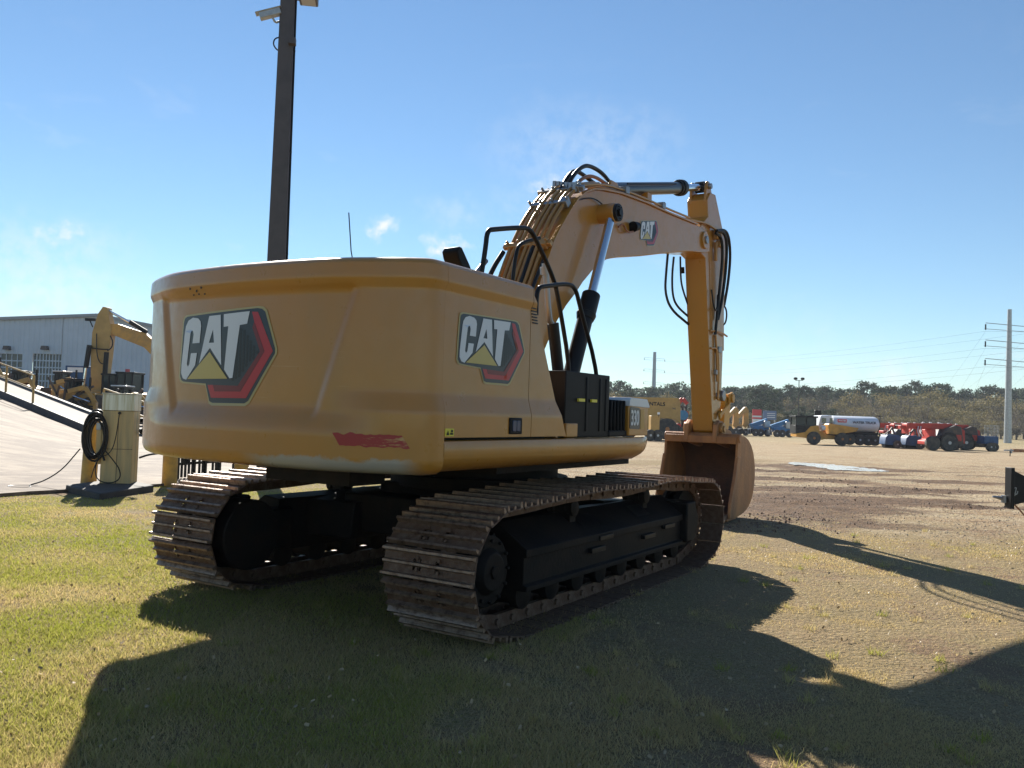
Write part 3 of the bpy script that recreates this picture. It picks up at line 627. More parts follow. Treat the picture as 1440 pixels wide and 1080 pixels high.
# tip bosses, pin bosses, reinforcing plate
mb = MB(); mb.cyl((5.54, -.285, 4.34), (5.54, .285, 4.34), .135, seg=24); mb.build('tip_boss', 'yellow_paint', BM, bev=.01)
mb = MB(); mb.cyl((5.54, -.31, 4.34), (5.54, -.28, 4.34), .06); mb.build('pin', 'steel_grey', BM, bev=.006)
mb = MB(); mb.cyl((1.99, -.46, 3.98), (1.99, .46, 3.98), .115, seg=24); mb.build('cylinder_boss', 'yellow_paint', BM, bev=.01)
mb = MB(); mb.tube([(2.45, -.27, 3.92), (2.52, -.30, 3.98), (2.62, -.31, 3.88), (2.80, -.31, 3.93)], .012, 6, 2); mb.build('lamp_bracket', 'orange_hose', BM)
mb = MB(); mb.cyl((2.80, -.30, 3.99), (2.92, -.31, 4.02), .07, .055, 18); mb.cyl((2.92, -.31, 4.02), (2.94, -.31, 4.025), .05); mb.build('work_lamp', 'black_plastic', BM, bev=.008)
badge(lambda u, v, off: (3.14 + .60 * u, -.25 - off, 3.815 + .115 * u + .335 * v), BM, .62, .37, 2.0)
# --- hydraulic pipes over the back of the boom
SP = [(.30, 2.48), (.55, 2.84), (.79, 3.29), (1.02, 3.63), (1.20, 3.83), (1.39, 4.02), (1.59, 4.15), (2.04, 4.28), (2.51, 4.35), (3.32, 4.41), (4.22, 4.45), (5.0, 4.50)]
def off_path(P2, off):
    out = []
    for i, p in enumerate(P2):
        a, b_ = P2[max(i - 1, 0)], P2[min(i + 1, len(P2) - 1)]; d = Vector((b_[0] - a[0], b_[1] - a[1])).normalized(); out.append((p[0] - d.y * off, p[1] + d.x * off))
    return out
hp = [(-.20, .085, 0, 7, .020), (-.145, .09, 0, 7, .020), (-.06, .10, 0, 6, .022), (.0, .095, 0, 6, .022), (.075, .10, 0, 6, .020), (.15, .095, 0, 6, .022), (.215, .085, 0, 6, .018), (-.21, .07, 6, 11, .017), (-.16, .07, 6, 11, .017), (.17, .07, 6, 11, .017), (.21, .05, 6, 11, .014)]
for k, (y, off, a, b_, r) in enumerate(hp):
    q = off_path(SP[a:b_ + 1], off + .012 * math.sin(k * 2.1)); MB().tube([(p[0], y, p[1]) for p in q], r, 8, 1).build('hydraulic_pipe', 'pipe_tan', BM, ang=80)
# clamps across the pipes
for i, t_ in ((2, 0.2), (4, .3), (5, .6), (8, .3), (9, .7)):
    p = Vector(SP[i]).lerp(Vector(SP[i + 1]), t_); d = (Vector(SP[i + 1]) - Vector(SP[i])).normalized(); c = (p.x - d.y * .085, 0, p.y + d.x * .085)
    wd = .60 if i < 6 else .5
    mb = MB(); rr = Matrix.Rotation(-math.atan2(d.y, d.x), 3, 'Y'); mb.box(c, (.06, wd if i in (2, 5) else .46, .055), rr); mb.box((c[0], -.2, c[2]), (.1, .1, .09), rr)
    for yy in (-.24, .24, -.05, .1): mb.cyl((c[0], yy, c[2] + .02), (c[0] - d.y * .06, yy, c[2] + .05), .016, seg=8)
    mb.build('pipe_clamp', 'pipe_tan' if i == 2 else 'steel_grey', BM, bev=.006)
# elbows with black hoses over the crown
def hose(pts, r, par=None, mt='hose', sm=3): return MB().tube(pts, r, 8, sm).build('hydraulic_hose', mt, par or BM, ang=80)
hose([(1.50, -.06, 4.20), (1.62, -.06, 4.38), (1.90, -.05, 4.57), (2.12, -.04, 4.62), (2.45, -.03, 4.62), (2.70, -.02, 4.55), (3.0, 0, 4.58), (3.2, 0, 4.60)], .026)
hose([(1.45, .0, 4.17), (1.60, .0, 4.36), (1.80, .02, 4.50), (2.05, .05, 4.52), (2.3, .06, 4.50), (2.6, .07, 4.48), (3.1, .07, 4.56)], .026)
hose([(1.50, -.13, 4.19), (1.75, -.13, 4.38), (2.02, -.12, 4.47), (2.35, -.12, 4.46), (2.6, -.13, 4.42)], .022, mt='orange_hose')
hose([(1.35, -.26, 4.00), (1.7, -.28, 4.12), (2.0, -.28, 4.10), (2.10, -.28, 4.0)], .008)
hose([(-.1, .30, 2.0), (.35, .33, 2.75), (.60, .33, 3.15), (.75, .3, 3.35)], .028)
hose([(.1, -.1, 2.3), (.38, -.12, 2.76), (.65, -.1, 3.25), (.8, -.08, 3.45)], .024)
hose([(.0, -.28, 2.1), (.4, -.27, 2.8), (.7, -.26, 3.25)], .02)
mb = MB(); mb.tube([(-.35, .3, 2.62), (.15, .3, 2.95), (.42, .3, 3.2)], .028, 8, 1); mb.box((-.0, .3, 2.86), (.12, .1, .12)); mb.build('hydraulic_pipe', 'steel_grey', BM)
mb = MB()
for i in range(6): mb.cyl((1.42 + .03 * i, -.20 + .07 * i, 4.12 + .02 * i), (1.42 + .03 * i, -.20 + .07 * i, 4.22 + .02 * i), .026, seg=8); mb.box((1.5 + .02 * i, -.2 + .07 * i, 4.24), (.05, .045, .04))
mb.build('valve_block', 'steel_grey', BM)
# --- boom cylinders
for sy in (-1, 1):
    top = Vector((1.99, sy * .40, 3.98)); base = Vector((.78, sy * .45, 1.50)); d = (base - top).normalized(); neck = top + d * 1.15
    mb = MB(); mb.cyl(neck, base, .088, seg=20); mb.cyl(neck - d * .0, neck + d * .26, .105, seg=20); mb.cyl(neck + d * .26, neck + d * .34, .115, .095, seg=20)
    BC = mb.build('boom_cylinder', 'black_metal', EX, bev=.008)
    mb = MB(); mb.cyl(top + d * .08, neck + d * .1, .052, seg=20); mb.build('piston_rod', 'chrome', BC)
    mb = MB(); mb.cyl(top + Vector((0, -sy * .06, 0)), top + Vector((0, sy * .10, 0)), .105, seg=24); mb.cyl(top + Vector((0, sy * .10, 0)), top + Vector((0, sy * .125, 0)), .05, seg=12)
    for k in range(6): mb.cyl(top + Vector((.07 * math.cos(k), sy * .10, .07 * math.sin(k))), top + Vector((.07 * math.cos(k), sy * .115, .07 * math.sin(k))), .012, seg=6)
    mb.build('rod_eye', 'black_metal', BC, bev=.008)
# --- stick cylinder along the top of the boom
a = Vector((2.55, 0, 4.44)); b_ = Vector((5.99, 0, 5.30)); d = (b_ - a).normalized(); nk = a + d * 2.62
mb = MB(); mb.cyl(a, nk, .090, seg=22); SCY = mb.build('stick_cylinder', 'cylinder_grey', EX, bev=.006)
mb = MB(); mb.cyl(nk - d * .03, nk + d * .10, .125, seg=22); mb.cyl(nk - d * .10, nk - d * .03, .11, seg=22); mb.build('cylinder_head', 'black_metal', SCY, bev=.01)
mb = MB(); mb.cyl(nk, b_ - d * .05, .058, seg=20); mb.build('piston_rod', 'chrome', SCY)
mb = MB(); mb.cyl(b_ + Vector((0, -.07, 0)), b_ + Vector((0, .07, 0)), .09, seg=20); mb.build('rod_eye', 'black_metal', SCY)
mb = MB(); mb.tube([a + d * .5 + Vector((0, -.1, .06)), a + d * 2.2 + Vector((0, -.11, .05))], .012, 6); mb.build('hydraulic_pipe', 'black_metal', SCY)
for y0, y1 in ((-.16, -.12), (.12, .16)): mb = MB(); mb.prism([(2.35, 4.33), (2.45, 4.52), (2.62, 4.52), (2.8, 4.37)], y0, y1); mb.build('cylinder_bracket', 'yellow_paint', BM, bev=.008)
mb = MB(); mb.bb(3.65, 3.80, -.12, .12, 4.42, 4.66); mb.build('cylinder_rest', 'yellow_paint', BM, bev=.008)
# --- stick
STK = [(5.86, 5.06), (5.92, 4.80), (5.50, 4.52), (5.42, 4.34), (5.52, 4.18), (5.84, 4.12), (6.01, 3.19), (6.33, 1.69), (6.40, 1.40), (6.50, 1.30), (6.66, 1.32), (6.74, 1.50), (6.77, 1.94), (6.80, 2.64), (6.80, 3.27), (6.82, 3.9), (6.84, 4.48), (6.58, 4.80), (6.24, 5.22), (6.0, 5.20)]
mb = MB(); mb.prism(STK, -.17, .17); SK = mb.build('stick', 'yellow_paint', EX, bev=.012, ang=30)
mb = MB()
for y0, y1 in ((-.14, -.10), (.10, .14)): mb.prism([(5.86, 5.0), (5.89, 5.28), (5.95, 5.38), (6.04, 5.38), (6.14, 5.24), (6.2, 5.1)], y0, y1)
mb.build('stick_ear', 'yellow_paint', SK, bev=.01)
mb = MB(); mb.cyl((5.99, -.19, 5.30), (5.99, .19, 5.30), .045); mb.build('pin', 'steel_grey', SK)
mb = MB(); mb.prism([(5.98, 4.30), (6.40, 4.25), (6.52, 3.0), (6.40, 2.9), (6.2, 3.0)], -.178, -.168); mb.build('side_plate', 'yellow_paint', SK, bev=.003)
# yellow bracket bars, pipes and hoses on the stick
mb = MB()
for i in range(4): mb.tube([(5.05 - .12 * i, -.16 + .07 * i, 4.56), (5.75, -.2 + .05 * i, 4.66 + .02 * i), (6.15, -.24, 4.62)], .016, 6, 1)
mb.build('hydraulic_pipe', 'pipe_tan', SK)
mb = MB(); mb.box((6.22, -.22, 4.55), (.16, .08, .14)); mb.box((6.30, -.23, 4.42), (.10, .08, .10)); mb.box((6.18, -.22, 4.28), (.06, .05, .3)); mb.box((6.42, -.2, 4.62), (.08, .06, .08)); mb.build('manifold', 'pipe_tan', SK, bev=.01)
hose([(6.10, -.25, 4.60), (6.36, -.30, 4.62), (6.50, -.30, 4.40), (6.52, -.27, 3.9), (6.44, -.24, 3.45), (6.36, -.22, 3.20)], .026, SK)
hose([(6.05, -.25, 4.55), (6.25, -.29, 4.52), (6.34, -.28, 4.2), (6.34, -.25, 3.8), (6.30, -.23, 3.3), (6.28, -.21, 2.95)], .024, SK)
hose([(6.2, -.2, 4.62), (6.60, -.26, 4.72), (6.86, -.24, 4.40), (6.90, -.2, 3.9), (6.86, -.15, 3.5)], .024, SK)
hose([(6.05, -.21, 3.65), (6.10, -.24, 3.35), (6.25, -.24, 3.32), (6.32, -.22, 3.6)], .014, SK)
hose([(6.84, -.1, 3.55), (7.02, -.15, 3.45), (6.98, -.15, 3.2), (6.84, -.1, 3.15)], .014, SK)
hose([(6.1, -.19, 3.0), (6.5, -.22, 3.02), (6.9, -.2, 2.98)], .016, SK, 'pipe_tan')
hose([(6.15, -.19, 2.72), (6.45, -.2, 2.75), (6.5, -.21, 2.4), (6.52, -.2, 1.9)], .017, SK, 'pipe_tan')
hose([(6.35, -.19, 2.95), (6.42, -.2, 2.6), (6.46, -.2, 2.2)], .02, SK, 'pipe_tan')
mb = MB(); mb.box((6.50, -.2, 2.72), (.14, .06, .10)); mb.box((6.42, -.19, 2.35), (.10, .05, .08)); mb.cyl((6.78, -.22, 1.98), (6.78, .22, 1.98), .09, seg=18); mb.cyl((6.55, -.2, 1.97), (6.55, .2, 1.97), .05, seg=12); mb.build('pipe_clamp', 'steel_grey', SK, bev=.008)
hose([(5.30, .24, 4.12), (5.40, .30, 3.85), (5.42, .32, 3.55), (5.62, .30, 3.30), (6.03, .15, 3.10)], .02, SK)
hose([(5.55, .24, 4.12), (5.62, .29, 3.85), (5.68, .30, 3.55), (5.80, .28, 3.38), (6.03, .15, 3.22)], .018, SK)
hose([(5.72, .20, 4.15), (5.80, .22, 3.9), (5.86, .22, 3.7), (5.99, .15, 3.4)], .016, SK)
mb = MB(); mb.cyl((5.83, .20, 4.0), (5.85, .20, 3.9), .03, seg=8); mb.build('hose_coupling', 'black_metal', SK)
# --- bucket cylinder on the front of the stick, linkage
a = Vector((6.98, 0, 4.3)); b_ = Vector((7.15, 0, 1.95)); d = (b_ - a).normalized()
mb = MB(); mb.cyl(a, a + d * 1.55, .085, seg=20); BCY = mb.build('bucket_cylinder', 'yellow_paint', EX, bev=.006)
mb = MB(); mb.cyl(a + d * 1.5, b_, .05, seg=16); mb.build('piston_rod', 'chrome', BCY)
for sy in (-1, 1):
    mb = MB(); mb.prism([(7.05, 1.86), (7.05, 2.02), (7.22, 2.06), (7.28, 1.95), (6.72, 1.66), (6.60, 1.58), (6.56, 1.68)], sy * .21 - .02, sy * .21 + .02); mb.build('bucket_link', 'machine_orange', EX, bev=.008)
mb = MB(); mb.prism([(6.98, 1.98), (7.26, 2.0), (7.20, 1.50), (7.05, 1.22), (6.86, 1.24), (6.93, 1.6)], -.18, .18); mb.cyl((7.16, -.26, 1.95), (7.16, .26, 1.95), .075, seg=18); mb.build('power_link', 'machine_orange', EX, bev=.01)
# --- bucket: hollow shell, side plates, lip, teeth
BK = thing('bucket', None, None); BK.parent = EX
BP = [(6.38, 1.30), (6.60, 1.34), (6.95, 1.24), (7.20, 1.0), (7.28, .68), (7.20, .38), (7.0, .18), (6.65, .08), (6.3, .05), (5.98, .03)]
BPs = smooth_poly(BP, 2)
def shell(P2, y0, y1, th):
    q = off_path(P2, -th); n_ = len(P2); mb = MB(); vs = []
    for P3 in (P2, q):
        for y in (y0, y1): vs += [(x, y, z) for x, z in P3]
    fs = []
    for i in range(n_ - 1): fs += [(i, i + 1, n_ + i + 1, n_ + i), (2 * n_ + i, 3 * n_ + i, 3 * n_ + i + 1, 2 * n_ + i + 1), (i, 2 * n_ + i, 2 * n_ + i + 1, i + 1), (n_ + i, n_ + i + 1, 3 * n_ + i + 1, 3 * n_ + i)]
    fs += [(0, n_, 3 * n_, 2 * n_), (n_ - 1, 3 * n_ - 1, 4 * n_ - 1, 2 * n_ - 1)]
    mb.add(vs, fs); return mb
sh = shell(BPs, -.59, .59, .03)
o = sh.build('bucket_shell', 'bucket_inside', BK, ang=40)
SPL = BPs + [(6.0, .28), (6.18, .66), (6.30, 1.0), (6.32, 1.26)]
for sy in (-1, 1):
    mb = MB(); mb.prism(SPL, sy * .60 - .018, sy * .60 + .018); mb.build('side_plate', 'bucket_steel', BK, bev=.006)
    mb = MB(); mb.prism([(5.94, .06), (5.98, .28), (6.16, .66), (6.28, 1.0), (6.42, 1.0), (6.32, .66), (6.16, .24), (6.12, .06)], sy * .615 - .02, sy * .615 + .02); mb.build('side_cutter', 'bucket_steel', BK, bev=.008)
mb = MB(); mb.bb(6.28, 6.48, -.59, .59, 1.20, 1.32); mb.cyl((6.40, -.635, 1.29), (6.40, .635, 1.29), .075, seg=18); mb.build('bucket_brow', 'bucket_steel', BK, bev=.01)
mb = MB(); mb.prism([(5.86, .02), (5.86, .04), (6.1, .09), (6.3, .09), (6.3, .03)], -.62, .62); mb.build('cutting_edge', 'bucket_steel', BK, bev=.006)
for k in range(5):
    y = -.54 + .27 * k
    mb = MB(); mb.prism([(5.62, .015), (5.64, .04), (5.82, .11), (6.0, .12), (6.05, .03), (5.9, .0)], y - .05, y + .05); mb.build('tooth', 'track_edge', BK, bev=.012)
for sy in (-1, 1):
    mb = MB(); mb.prism([(6.25, 1.22), (6.30, 1.50), (6.42, 1.57), (6.58, 1.56), (6.68, 1.45), (7.0, 1.40), (7.14, 1.30), (7.16, 1.16), (6.9, 1.12), (6.4, 1.20)], sy * .24 - .035, sy * .24 + .035); mb.build('bucket_ear', 'bucket_steel', BK, bev=.01)
    mb = MB(); mb.cyl((6.48, sy * .2, 1.43), (6.48, sy * .33, 1.43), .105, seg=20); mb.cyl((6.48, sy * .33, 1.43), (6.48, sy * .35, 1.43), .06, seg=12); mb.build('pin_boss', 'pipe_tan', BK, bev=.01)
# --- undercarriage
mb = MB(); mb.cyl((0, 0, .93), (0, 0, 1.19), .78, seg=48); mb.cyl((0, 0, .86), (0, 0, .98), .88, seg=48); mb.build('slewing_ring', 'frame_black', EX, bev=.01)
mb = MB(); mb.bb(-1.15, 1.15, -.72, .72, .46, .80); mb.bb(-.8, .8, -.6, .6, .78, .90)
for sx in (-1, 1):
    for sy in (-1, 1): mb.prism([(sx * .35, .42), (sx * .35, .78), (sx * 1.25, .72), (sx * 1.3, .40)], min(sy * .5, sy * 1.2), max(sy * .5, sy * 1.2))
mb.build('carbody', 'frame_black', EX, bev=.015)
mb = MB()
for k in range(14): mb.box((-.75 + .11 * k, -1.0 + .02 * (k % 3), 1.15), (.08, .12, .06 + .03 * (k % 2)))
mb.bb(-1.6, .8, -1.25, 1.25, 1.12, 1.19); mb.bb(-2.3, -1.9, -.4, .5, 1.0, 1.18); mb.build('belly_guard', 'frame_black', EX)
def track_path():
    P2 = []; r1, c1 = .445, (-2.035, .475); r2, c2 = .43, (2.04, .475)
    P2 += [(x, .0 if -1.85 < x < 1.75 else .0) for x in np.linspace(-1.80, 1.75, 60)]
    P2 += [(c2[0] + r2 * math.sin(a), c2[1] - r2 * math.cos(a)) for a in np.linspace(R_(35), R_(172), 40)]
    top = [(2.0, .912), (1.6, .925), (1.2, .965), (.9, .975), (.5, .955), (.1, .95), (-.3, .965), (-.6, .975), (-1.0, .96), (-1.5, .935), (-2.0, .925)]
    top = smooth_poly(top, 2); P2 += top
    P2 += [(c1[0] - r1 * math.sin(a), c1[1] + r1 * math.cos(a)) for a in np.linspace(R_(8), R_(150), 40)]
    return P2
def make_track(side):
    T = thing('crawler_track', None, None); T.parent = EX; yc = side * 1.295; W_ = .77
    P2 = track_path(); P2.append(P2[0]); L = [0]
    for a, b_ in zip(P2, P2[1:]): L.append(L[-1] + math.hypot(b_[0] - a[0], b_[1] - a[1]))
    tot = L[-1]; NS = 49; pitch = tot / NS
    mb = MB(); h = pitch / 2
    mb.cur = 0; e = .012   # plate with the two mud-relief holes left open
    mb.bb(-h * .98, h * .86, -W_ / 2, -.13, -.010, 0); mb.bb(-h * .98, h * .86, .13, W_ / 2, -.010, 0); mb.bb(-h * .98, h * .86, -.06, .06, -.0101, 0)
    for y0, y1 in ((-.13, -.06), (.06, .13)): mb.bb(-h * .98, -h * .35, y0, y1, -.0098, .0001); mb.bb(h * .35, h * .86, y0, y1, -.0098, .0001)
    mb.cur = 1
    for gx, gh, gt in ((-.80, .042, .017), (-.02, .026, .015), (.74, .036, .016)):
        x = gx * h; mb.prism([(x - gt, 0), (x - gt * .5, gh), (x + gt * .5, gh), (x + gt, 0)], -W_ / 2 + .003, W_ / 2 - .003)
    mb.cur = 0
    for yy in (-.10, .10): mb.bb(-h * 1.1, h * 1.05, yy - .02, yy + .02, -.115, -.012)
    mb.cyl((h * .95, -.14, -.065), (h * .95, .14, -.065), .024, seg=8)
    for xx in (-.4, .3):
        for yy in (-.09, .09): mb.cyl((xx * h, yy, .0), (xx * h, yy, .012), .013, seg=6)
    base = mb.build('track_shoe', ['track_steel', 'track_edge'], T)
    for k in range(NS):
        s = (k + .5) * pitch; i = min(int(np.searchsorted(L, s)) - 1, len(P2) - 2); f = (s - L[i]) / max(1e-6, L[i + 1] - L[i])
        s2 = [s - h, s + h]; pp = []
        for q in s2:
            q %= tot; j = min(max(int(np.searchsorted(L, q)) - 1, 0), len(P2) - 2); g_ = (q - L[j]) / max(1e-6, L[j + 1] - L[j]); pp.append(Vector((P2[j][0] + (P2[j + 1][0] - P2[j][0]) * g_, 0, P2[j][1] + (P2[j + 1][1] - P2[j][1]) * g_)))
        c = (pp[0] + pp[1]) / 2; d = (pp[1] - pp[0]).normalized(); y_ = Vector((0, 1, 0)); nrm = Vector((d.z, 0, -d.x))
        sh = base if k == 0 else base.copy()
        if k: COL.objects.link(sh); sh.parent = T
        mm = Matrix((d, y_ * -1 if False else nrm.cross(d), nrm)).transposed().to_4x4(); mm.translation = c + Vector((0, yc, 0)) + Vector((0, rng.normal() * .004, 0))
        sh.matrix_local = mm
    # frame
    ys = side; yo = yc + side * .20; yi = yc - side * .20
    def P3(x, dy, z): return (x, yc + side * dy, z)
    mb = MB(); X0, X1 = -1.62, 1.62
    sec = [(-.22, .30), (-.22, .74), (-.02, .76), (.26, .58), (.26, .52), (.235, .52), (.235, .32), (.27, .31), (.27, .27), (-.22, .27)]
    n_ = len(sec); vs = [P3(X0, a, b_) for a, b_ in sec] + [P3(X1, a, b_) for a, b_ in sec]
    mb.add(vs, [(i, (i + 1) % n_, (i + 1) % n_ + n_, i + n_) for i in range(n_)] + [tuple(range(n_)), tuple(range(n_, 2 * n_))])
    mb.build('track_frame', 'frame_black', T, bev=.006)
    for x in (-.55, .55): mb = MB(); mb.add([P3(x, .18, .635), P3(x + .30, .18, .635), P3(x + .30, .05, .725), P3(x, .05, .725)], [(0, 1, 2, 3)]); mb.build('slot', 'black_metal', T)
    for x, z_ in ((-.45, .45), (.65, .45), (1.15, .50), (-.3, .54)): mb = MB(); mb.box(P3(x, .25, z_), (.26, .05, .04)); mb.build('step_bracket', 'black_metal', T, bev=.004)
    mb = MB(); mb.box(P3(1.66, .10, .50), (.26, .42, .42)); mb.prism([(1.55, .30), (1.55, .70), (1.86, .66), (1.96, .52), (1.88, .30)], *(sorted((yc + side * .22, yc + side * .28)))); mb.build('idler_guard', 'frame_black', T, bev=.02)
    mb = MB(); c = P3(2.04, 0, .475)
    mb.lathe([(-.10, .33), (-.05, .35), (-.045, .29), (.045, .29), (.05, .35), (.10, .33), (.10, .12), (.14, .10), (-.14, .10), (-.10, .12)], c, 'y', 36); mb.build('idler', 'frame_black', T)
    mb = MB(); c = Vector(P3(-2.035, 0, .475)); q = side
    mb.cyl(c + Vector((0, q * -.05, 0)), c + Vector((0, q * .05, 0)), .32, seg=42); mb.cyl(c, c + Vector((0, q * .20, 0)), .25, seg=36); mb.cyl(c + Vector((0, q * .20, 0)), c + Vector((0, q * .25, 0)), .17, .13, seg=36); mb.cyl(c + Vector((0, q * .25, 0)), c + Vector((0, q * .265, 0)), .05, seg=6)
    for k in range(12): a_ = k * math.pi / 6; mb.cyl(c + Vector((.215 * math.cos(a_), q * .21, .215 * math.sin(a_))), c + Vector((.215 * math.cos(a_), q * .235, .215 * math.sin(a_))), .015, seg=6)
    for k in range(21): a_ = k * 2 * math.pi / 21; mb.box(c + Vector((.345 * math.cos(a_), 0, .345 * math.sin(a_))), (.06, .09, .04), Matrix.Rotation(-a_, 3, 'Y'))
    mb.build('sprocket', 'frame_black', T, bev=.006)
    mb = MB(); mb.cyl(P3(-2.035, -.36, .475), P3(-2.035, -.10, .475), .30, seg=30); mb.bb(-2.0, -1.5, *sorted((yc - side * .28, yc - side * .12)), .30, .66); mb.build('travel_motor', 'frame_black', T, bev=.015)
    for k in range(8):
        x = -1.5 + 3.05 * k / 7; mb = MB(); mb.lathe([(-.19, .05), (-.17, .11), (-.10, .11), (-.09, .085), (.09, .085), (.10, .11), (.17, .11), (.19, .05)], P3(x, 0, .225), 'y', 18); mb.build('track_roller', 'frame_black', T)
    for x in (-.62, .90):
        mb = MB(); mb.lathe([(-.13, .03), (-.12, .07), (-.06, .07), (-.05, .055), (.05, .055), (.06, .07), (.12, .07), (.125, .045), (.14, .04)], P3(x, .0, .80), 'y', 18); mb.box(P3(x, 0, .74), (.10, .2, .12)); mb.build('carrier_roller', 'frame_black', T)
make_track(-1); make_track(1)
# ------------------------------------------------------------------ small helpers for the yard
ZR = -.5
def wheel(c, r, wd, par, ax='y', tyre_m='tyre', rim_m='rim_grey', seg=20, rr=.55):
    mb = MB(); mb.lathe([(-wd / 2, r * rr), (-wd / 2, r * .88), (-wd * .38, r), (wd * .38, r), (wd / 2, r * .88), (wd / 2, r * rr)], c, ax, seg)
    W_ = mb.build('wheel', tyre_m, par)
    c = Vector(c); a = Vector((0, 1, 0)) if ax == 'y' else Vector((1, 0, 0))
    mb = MB(); mb.cyl(c - a * (wd * .46), c + a * (wd * .46), r * rr * 1.02, seg=seg); mb.cyl(c - a * (wd * .52), c + a * (wd * .52), r * .2, seg=10); mb.build('rim', rim_m, W_)
    return W_
def part(name, mt, par, fn, bev=0): mb = MB(); fn(mb); return mb.build(name, mt, par, bev=bev)
def B(*a): return lambda m: m.bb(*a)
# --- lamp pole with camera behind the excavator
D = 16.5
p0 = AT(390, 365, D); PX, PY = p0.x, p0.y
LP = thing('lamp_pole', 'tall dark bronze square lamp pole rising behind the excavator, with a camera near its top', 'lamp pole', (PX, PY, 0), R_(8))
mb = MB(); n_ = 4; H_ = 11.0
vs = [(sx * w_, sy * w_, z) for z, w_ in ((0, .20), (H_, .125)) for sx, sy in ((-1, -1), (1, -1), (1, 1), (-1, 1))]
mb.add(vs, [(0, 1, 5, 4), (1, 2, 6, 5), (2, 3, 7, 6), (3, 0, 4, 7), (3, 2, 1, 0), (4, 5, 6, 7)]); mb.build('pole', 'pole_bronze', LP, bev=.015)
mb = MB(); mb.tube([(.215, -.05, 0), (.14, -.03, 10.9)], .022, 8)
for z in (2.5, 4.5, 6.5, 8.5): mb.bb(.20 - z * .0068 - .03, .235 - z * .0068, -.08, .0, z, z + .04)
mb.build('conduit', 'black_metal', LP)
ztop = AT(410, 0, D).z
mb = MB(); mb.prism([(.20, ztop + .0), (.20, ztop + .16), (.56, ztop + .16), (.56, ztop + .0)], -.2, .2); mb.bb(.1, .25, -.06, .06, ztop + .02, ztop + .14); mb.build('lamp_head', 'pole_bronze', LP, bev=.02)
part('lamp_lens', 'lamp_lens', LP, B(.25, .52, -.15, .15, ztop - .012, ztop - .002))
zc = AT(392, 26, D).z
RC = Matrix.Rotation(R_(-20), 3, 'Y')
mb = MB(); mb.box((-.32, -.1, zc + .02), (.42, .15, .13), RC); mb.box((-.35, -.1, zc + .075), (.52, .19, .02), RC); mb.build('camera_housing', 'galvanised', LP, bev=.01)
mb = MB(); mb.tube([(-.13, -.05, zc - .08), (-.22, -.08, zc - .14), (-.27, -.1, zc - .05)], .022, 8, 1); mb.build('camera_bracket', 'galvanised', LP)
mb = MB(); mb.tube([(-.12, -.1, zc - .42), (-.22, -.1, zc - .46), (-.24, -.1, zc - .58), (-.16, -.1, zc - .68), (-.12, -.1, zc - .68)], .014, 8, 2); mb.build('cable', 'hose', LP)
part('junction_box', 'pole_bronze', LP, B(.06, .20, -.26, -.12, zc - .58, zc - .46))
# --- fuel cabinet on its slab
c0 = GP(163, 687); CBN = thing('fuel_cabinet', 'cream dispenser cabinet with a grey metal top band and hose coiled on its left', 'cabinet', (c0.x, c0.y + .1, .08), R_(10))
HC = 1.60
part('housing', 'cabinet_paint', CBN, B(-.27, .25, -.20, .24, 0, HC - .30), .012)
mb = MB(); mb.bb(-.272, .252, -.204, -.198, .62, .628); mb.bb(-.005, .003, -.204, -.198, .02, HC - .32); mb.build('panel_seam', 'dark_machine', CBN)
part('top_band', 'cabinet_metal', CBN, B(-.28, .26, -.21, .25, HC - .298, HC - .01), .006)
part('lid', 'cabinet_metal', CBN, B(-.295, .275, -.225, .265, HC - .01, HC + .012), .004)
part('meter_box', 'cabinet_paint', CBN, B(-.36, -.272, -.20, .0, .35, 1.08), .01)
mb = MB(); mb.bb(-.36, -.28, -.225, -.20, .95, 1.08); mb.build('nozzle_bracket', 'galvanised', CBN, bev=.006)
mb = MB(); mb.cyl((.02, -.22, HC - .34), (.02, -.25, HC - .34), .025, seg=12); mb.tube([(.02, -.25, HC - .34), (-.0, -.26, HC - .6), (-.02, -.27, .80), (-.06, -.28, .62), (-.16, -.28, .50), (-.30, -.27, .52)], .008, 6, 2); mb.build('cable', 'hose', CBN)
mb = MB(); mb.tube([(-.22, -.25, 1.02), (-.17, -.27, .92), (-.19, -.27, .72), (-.25, -.27, .60), (-.18, -.28, .42)], .018, 8, 2); mb.tube([(-.18, -.28, .60), (-.05, -.29, .45), (.08, -.29, .28), (.10, -.29, .12), (-.02, -.29, .03), (-.25, -.29, .05), (-.34, -.28, .22), (-.28, -.28, .5)], .010, 6, 2); mb.tube([(-.2, -.28, .6), (-.33, -.29, .35), (-.38, -.3, .12)], .009, 6, 2); mb.build('cable_loops', 'hose', CBN)
mb = MB()
for k in range(11):
    rr = .29 + .04 * math.sin(k * 1.9); cx = -.37 + .014 * math.sin(k * 2.3); cz = .84 + .04 * math.cos(k * 1.7); yy = -.30 + .035 * k
    mb.tube([(cx + rr * .62 * math.cos(a), yy + .012 * math.sin(a * 3 + k), cz + rr * 1.30 * math.sin(a)) for a in [k * .7 + 2 * math.pi * i / 26 for i in range(27)]], .019, 8)
hs = mb.build('coiled_hose', 'hose'); hs.location = CBN.location; hs.rotation_euler = CBN.rotation_euler; tag(hs, 'thick black hose hanging in coils from the left side of the cream cabinet', 'hose')
mb = MB(); mb.tube([(-.58, -.3, .62), (-.62, -.35, .55), (-.85, -.3, .25), (-1.15, -.28, .04), (-1.4, -.25, -.03), (-1.25, -.5, -.05), (-1.6, -.55, -.05), (-1.75, -.2, -.05), (-1.3, -.1, -.05)], .012, 6, 3); q = mb.build('hose', 'hose'); q.location = CBN.location; q.rotation_euler = CBN.rotation_euler; tag(q, 'thin dark hose trailing from the coil to the ground left of the cabinet', 'hose')
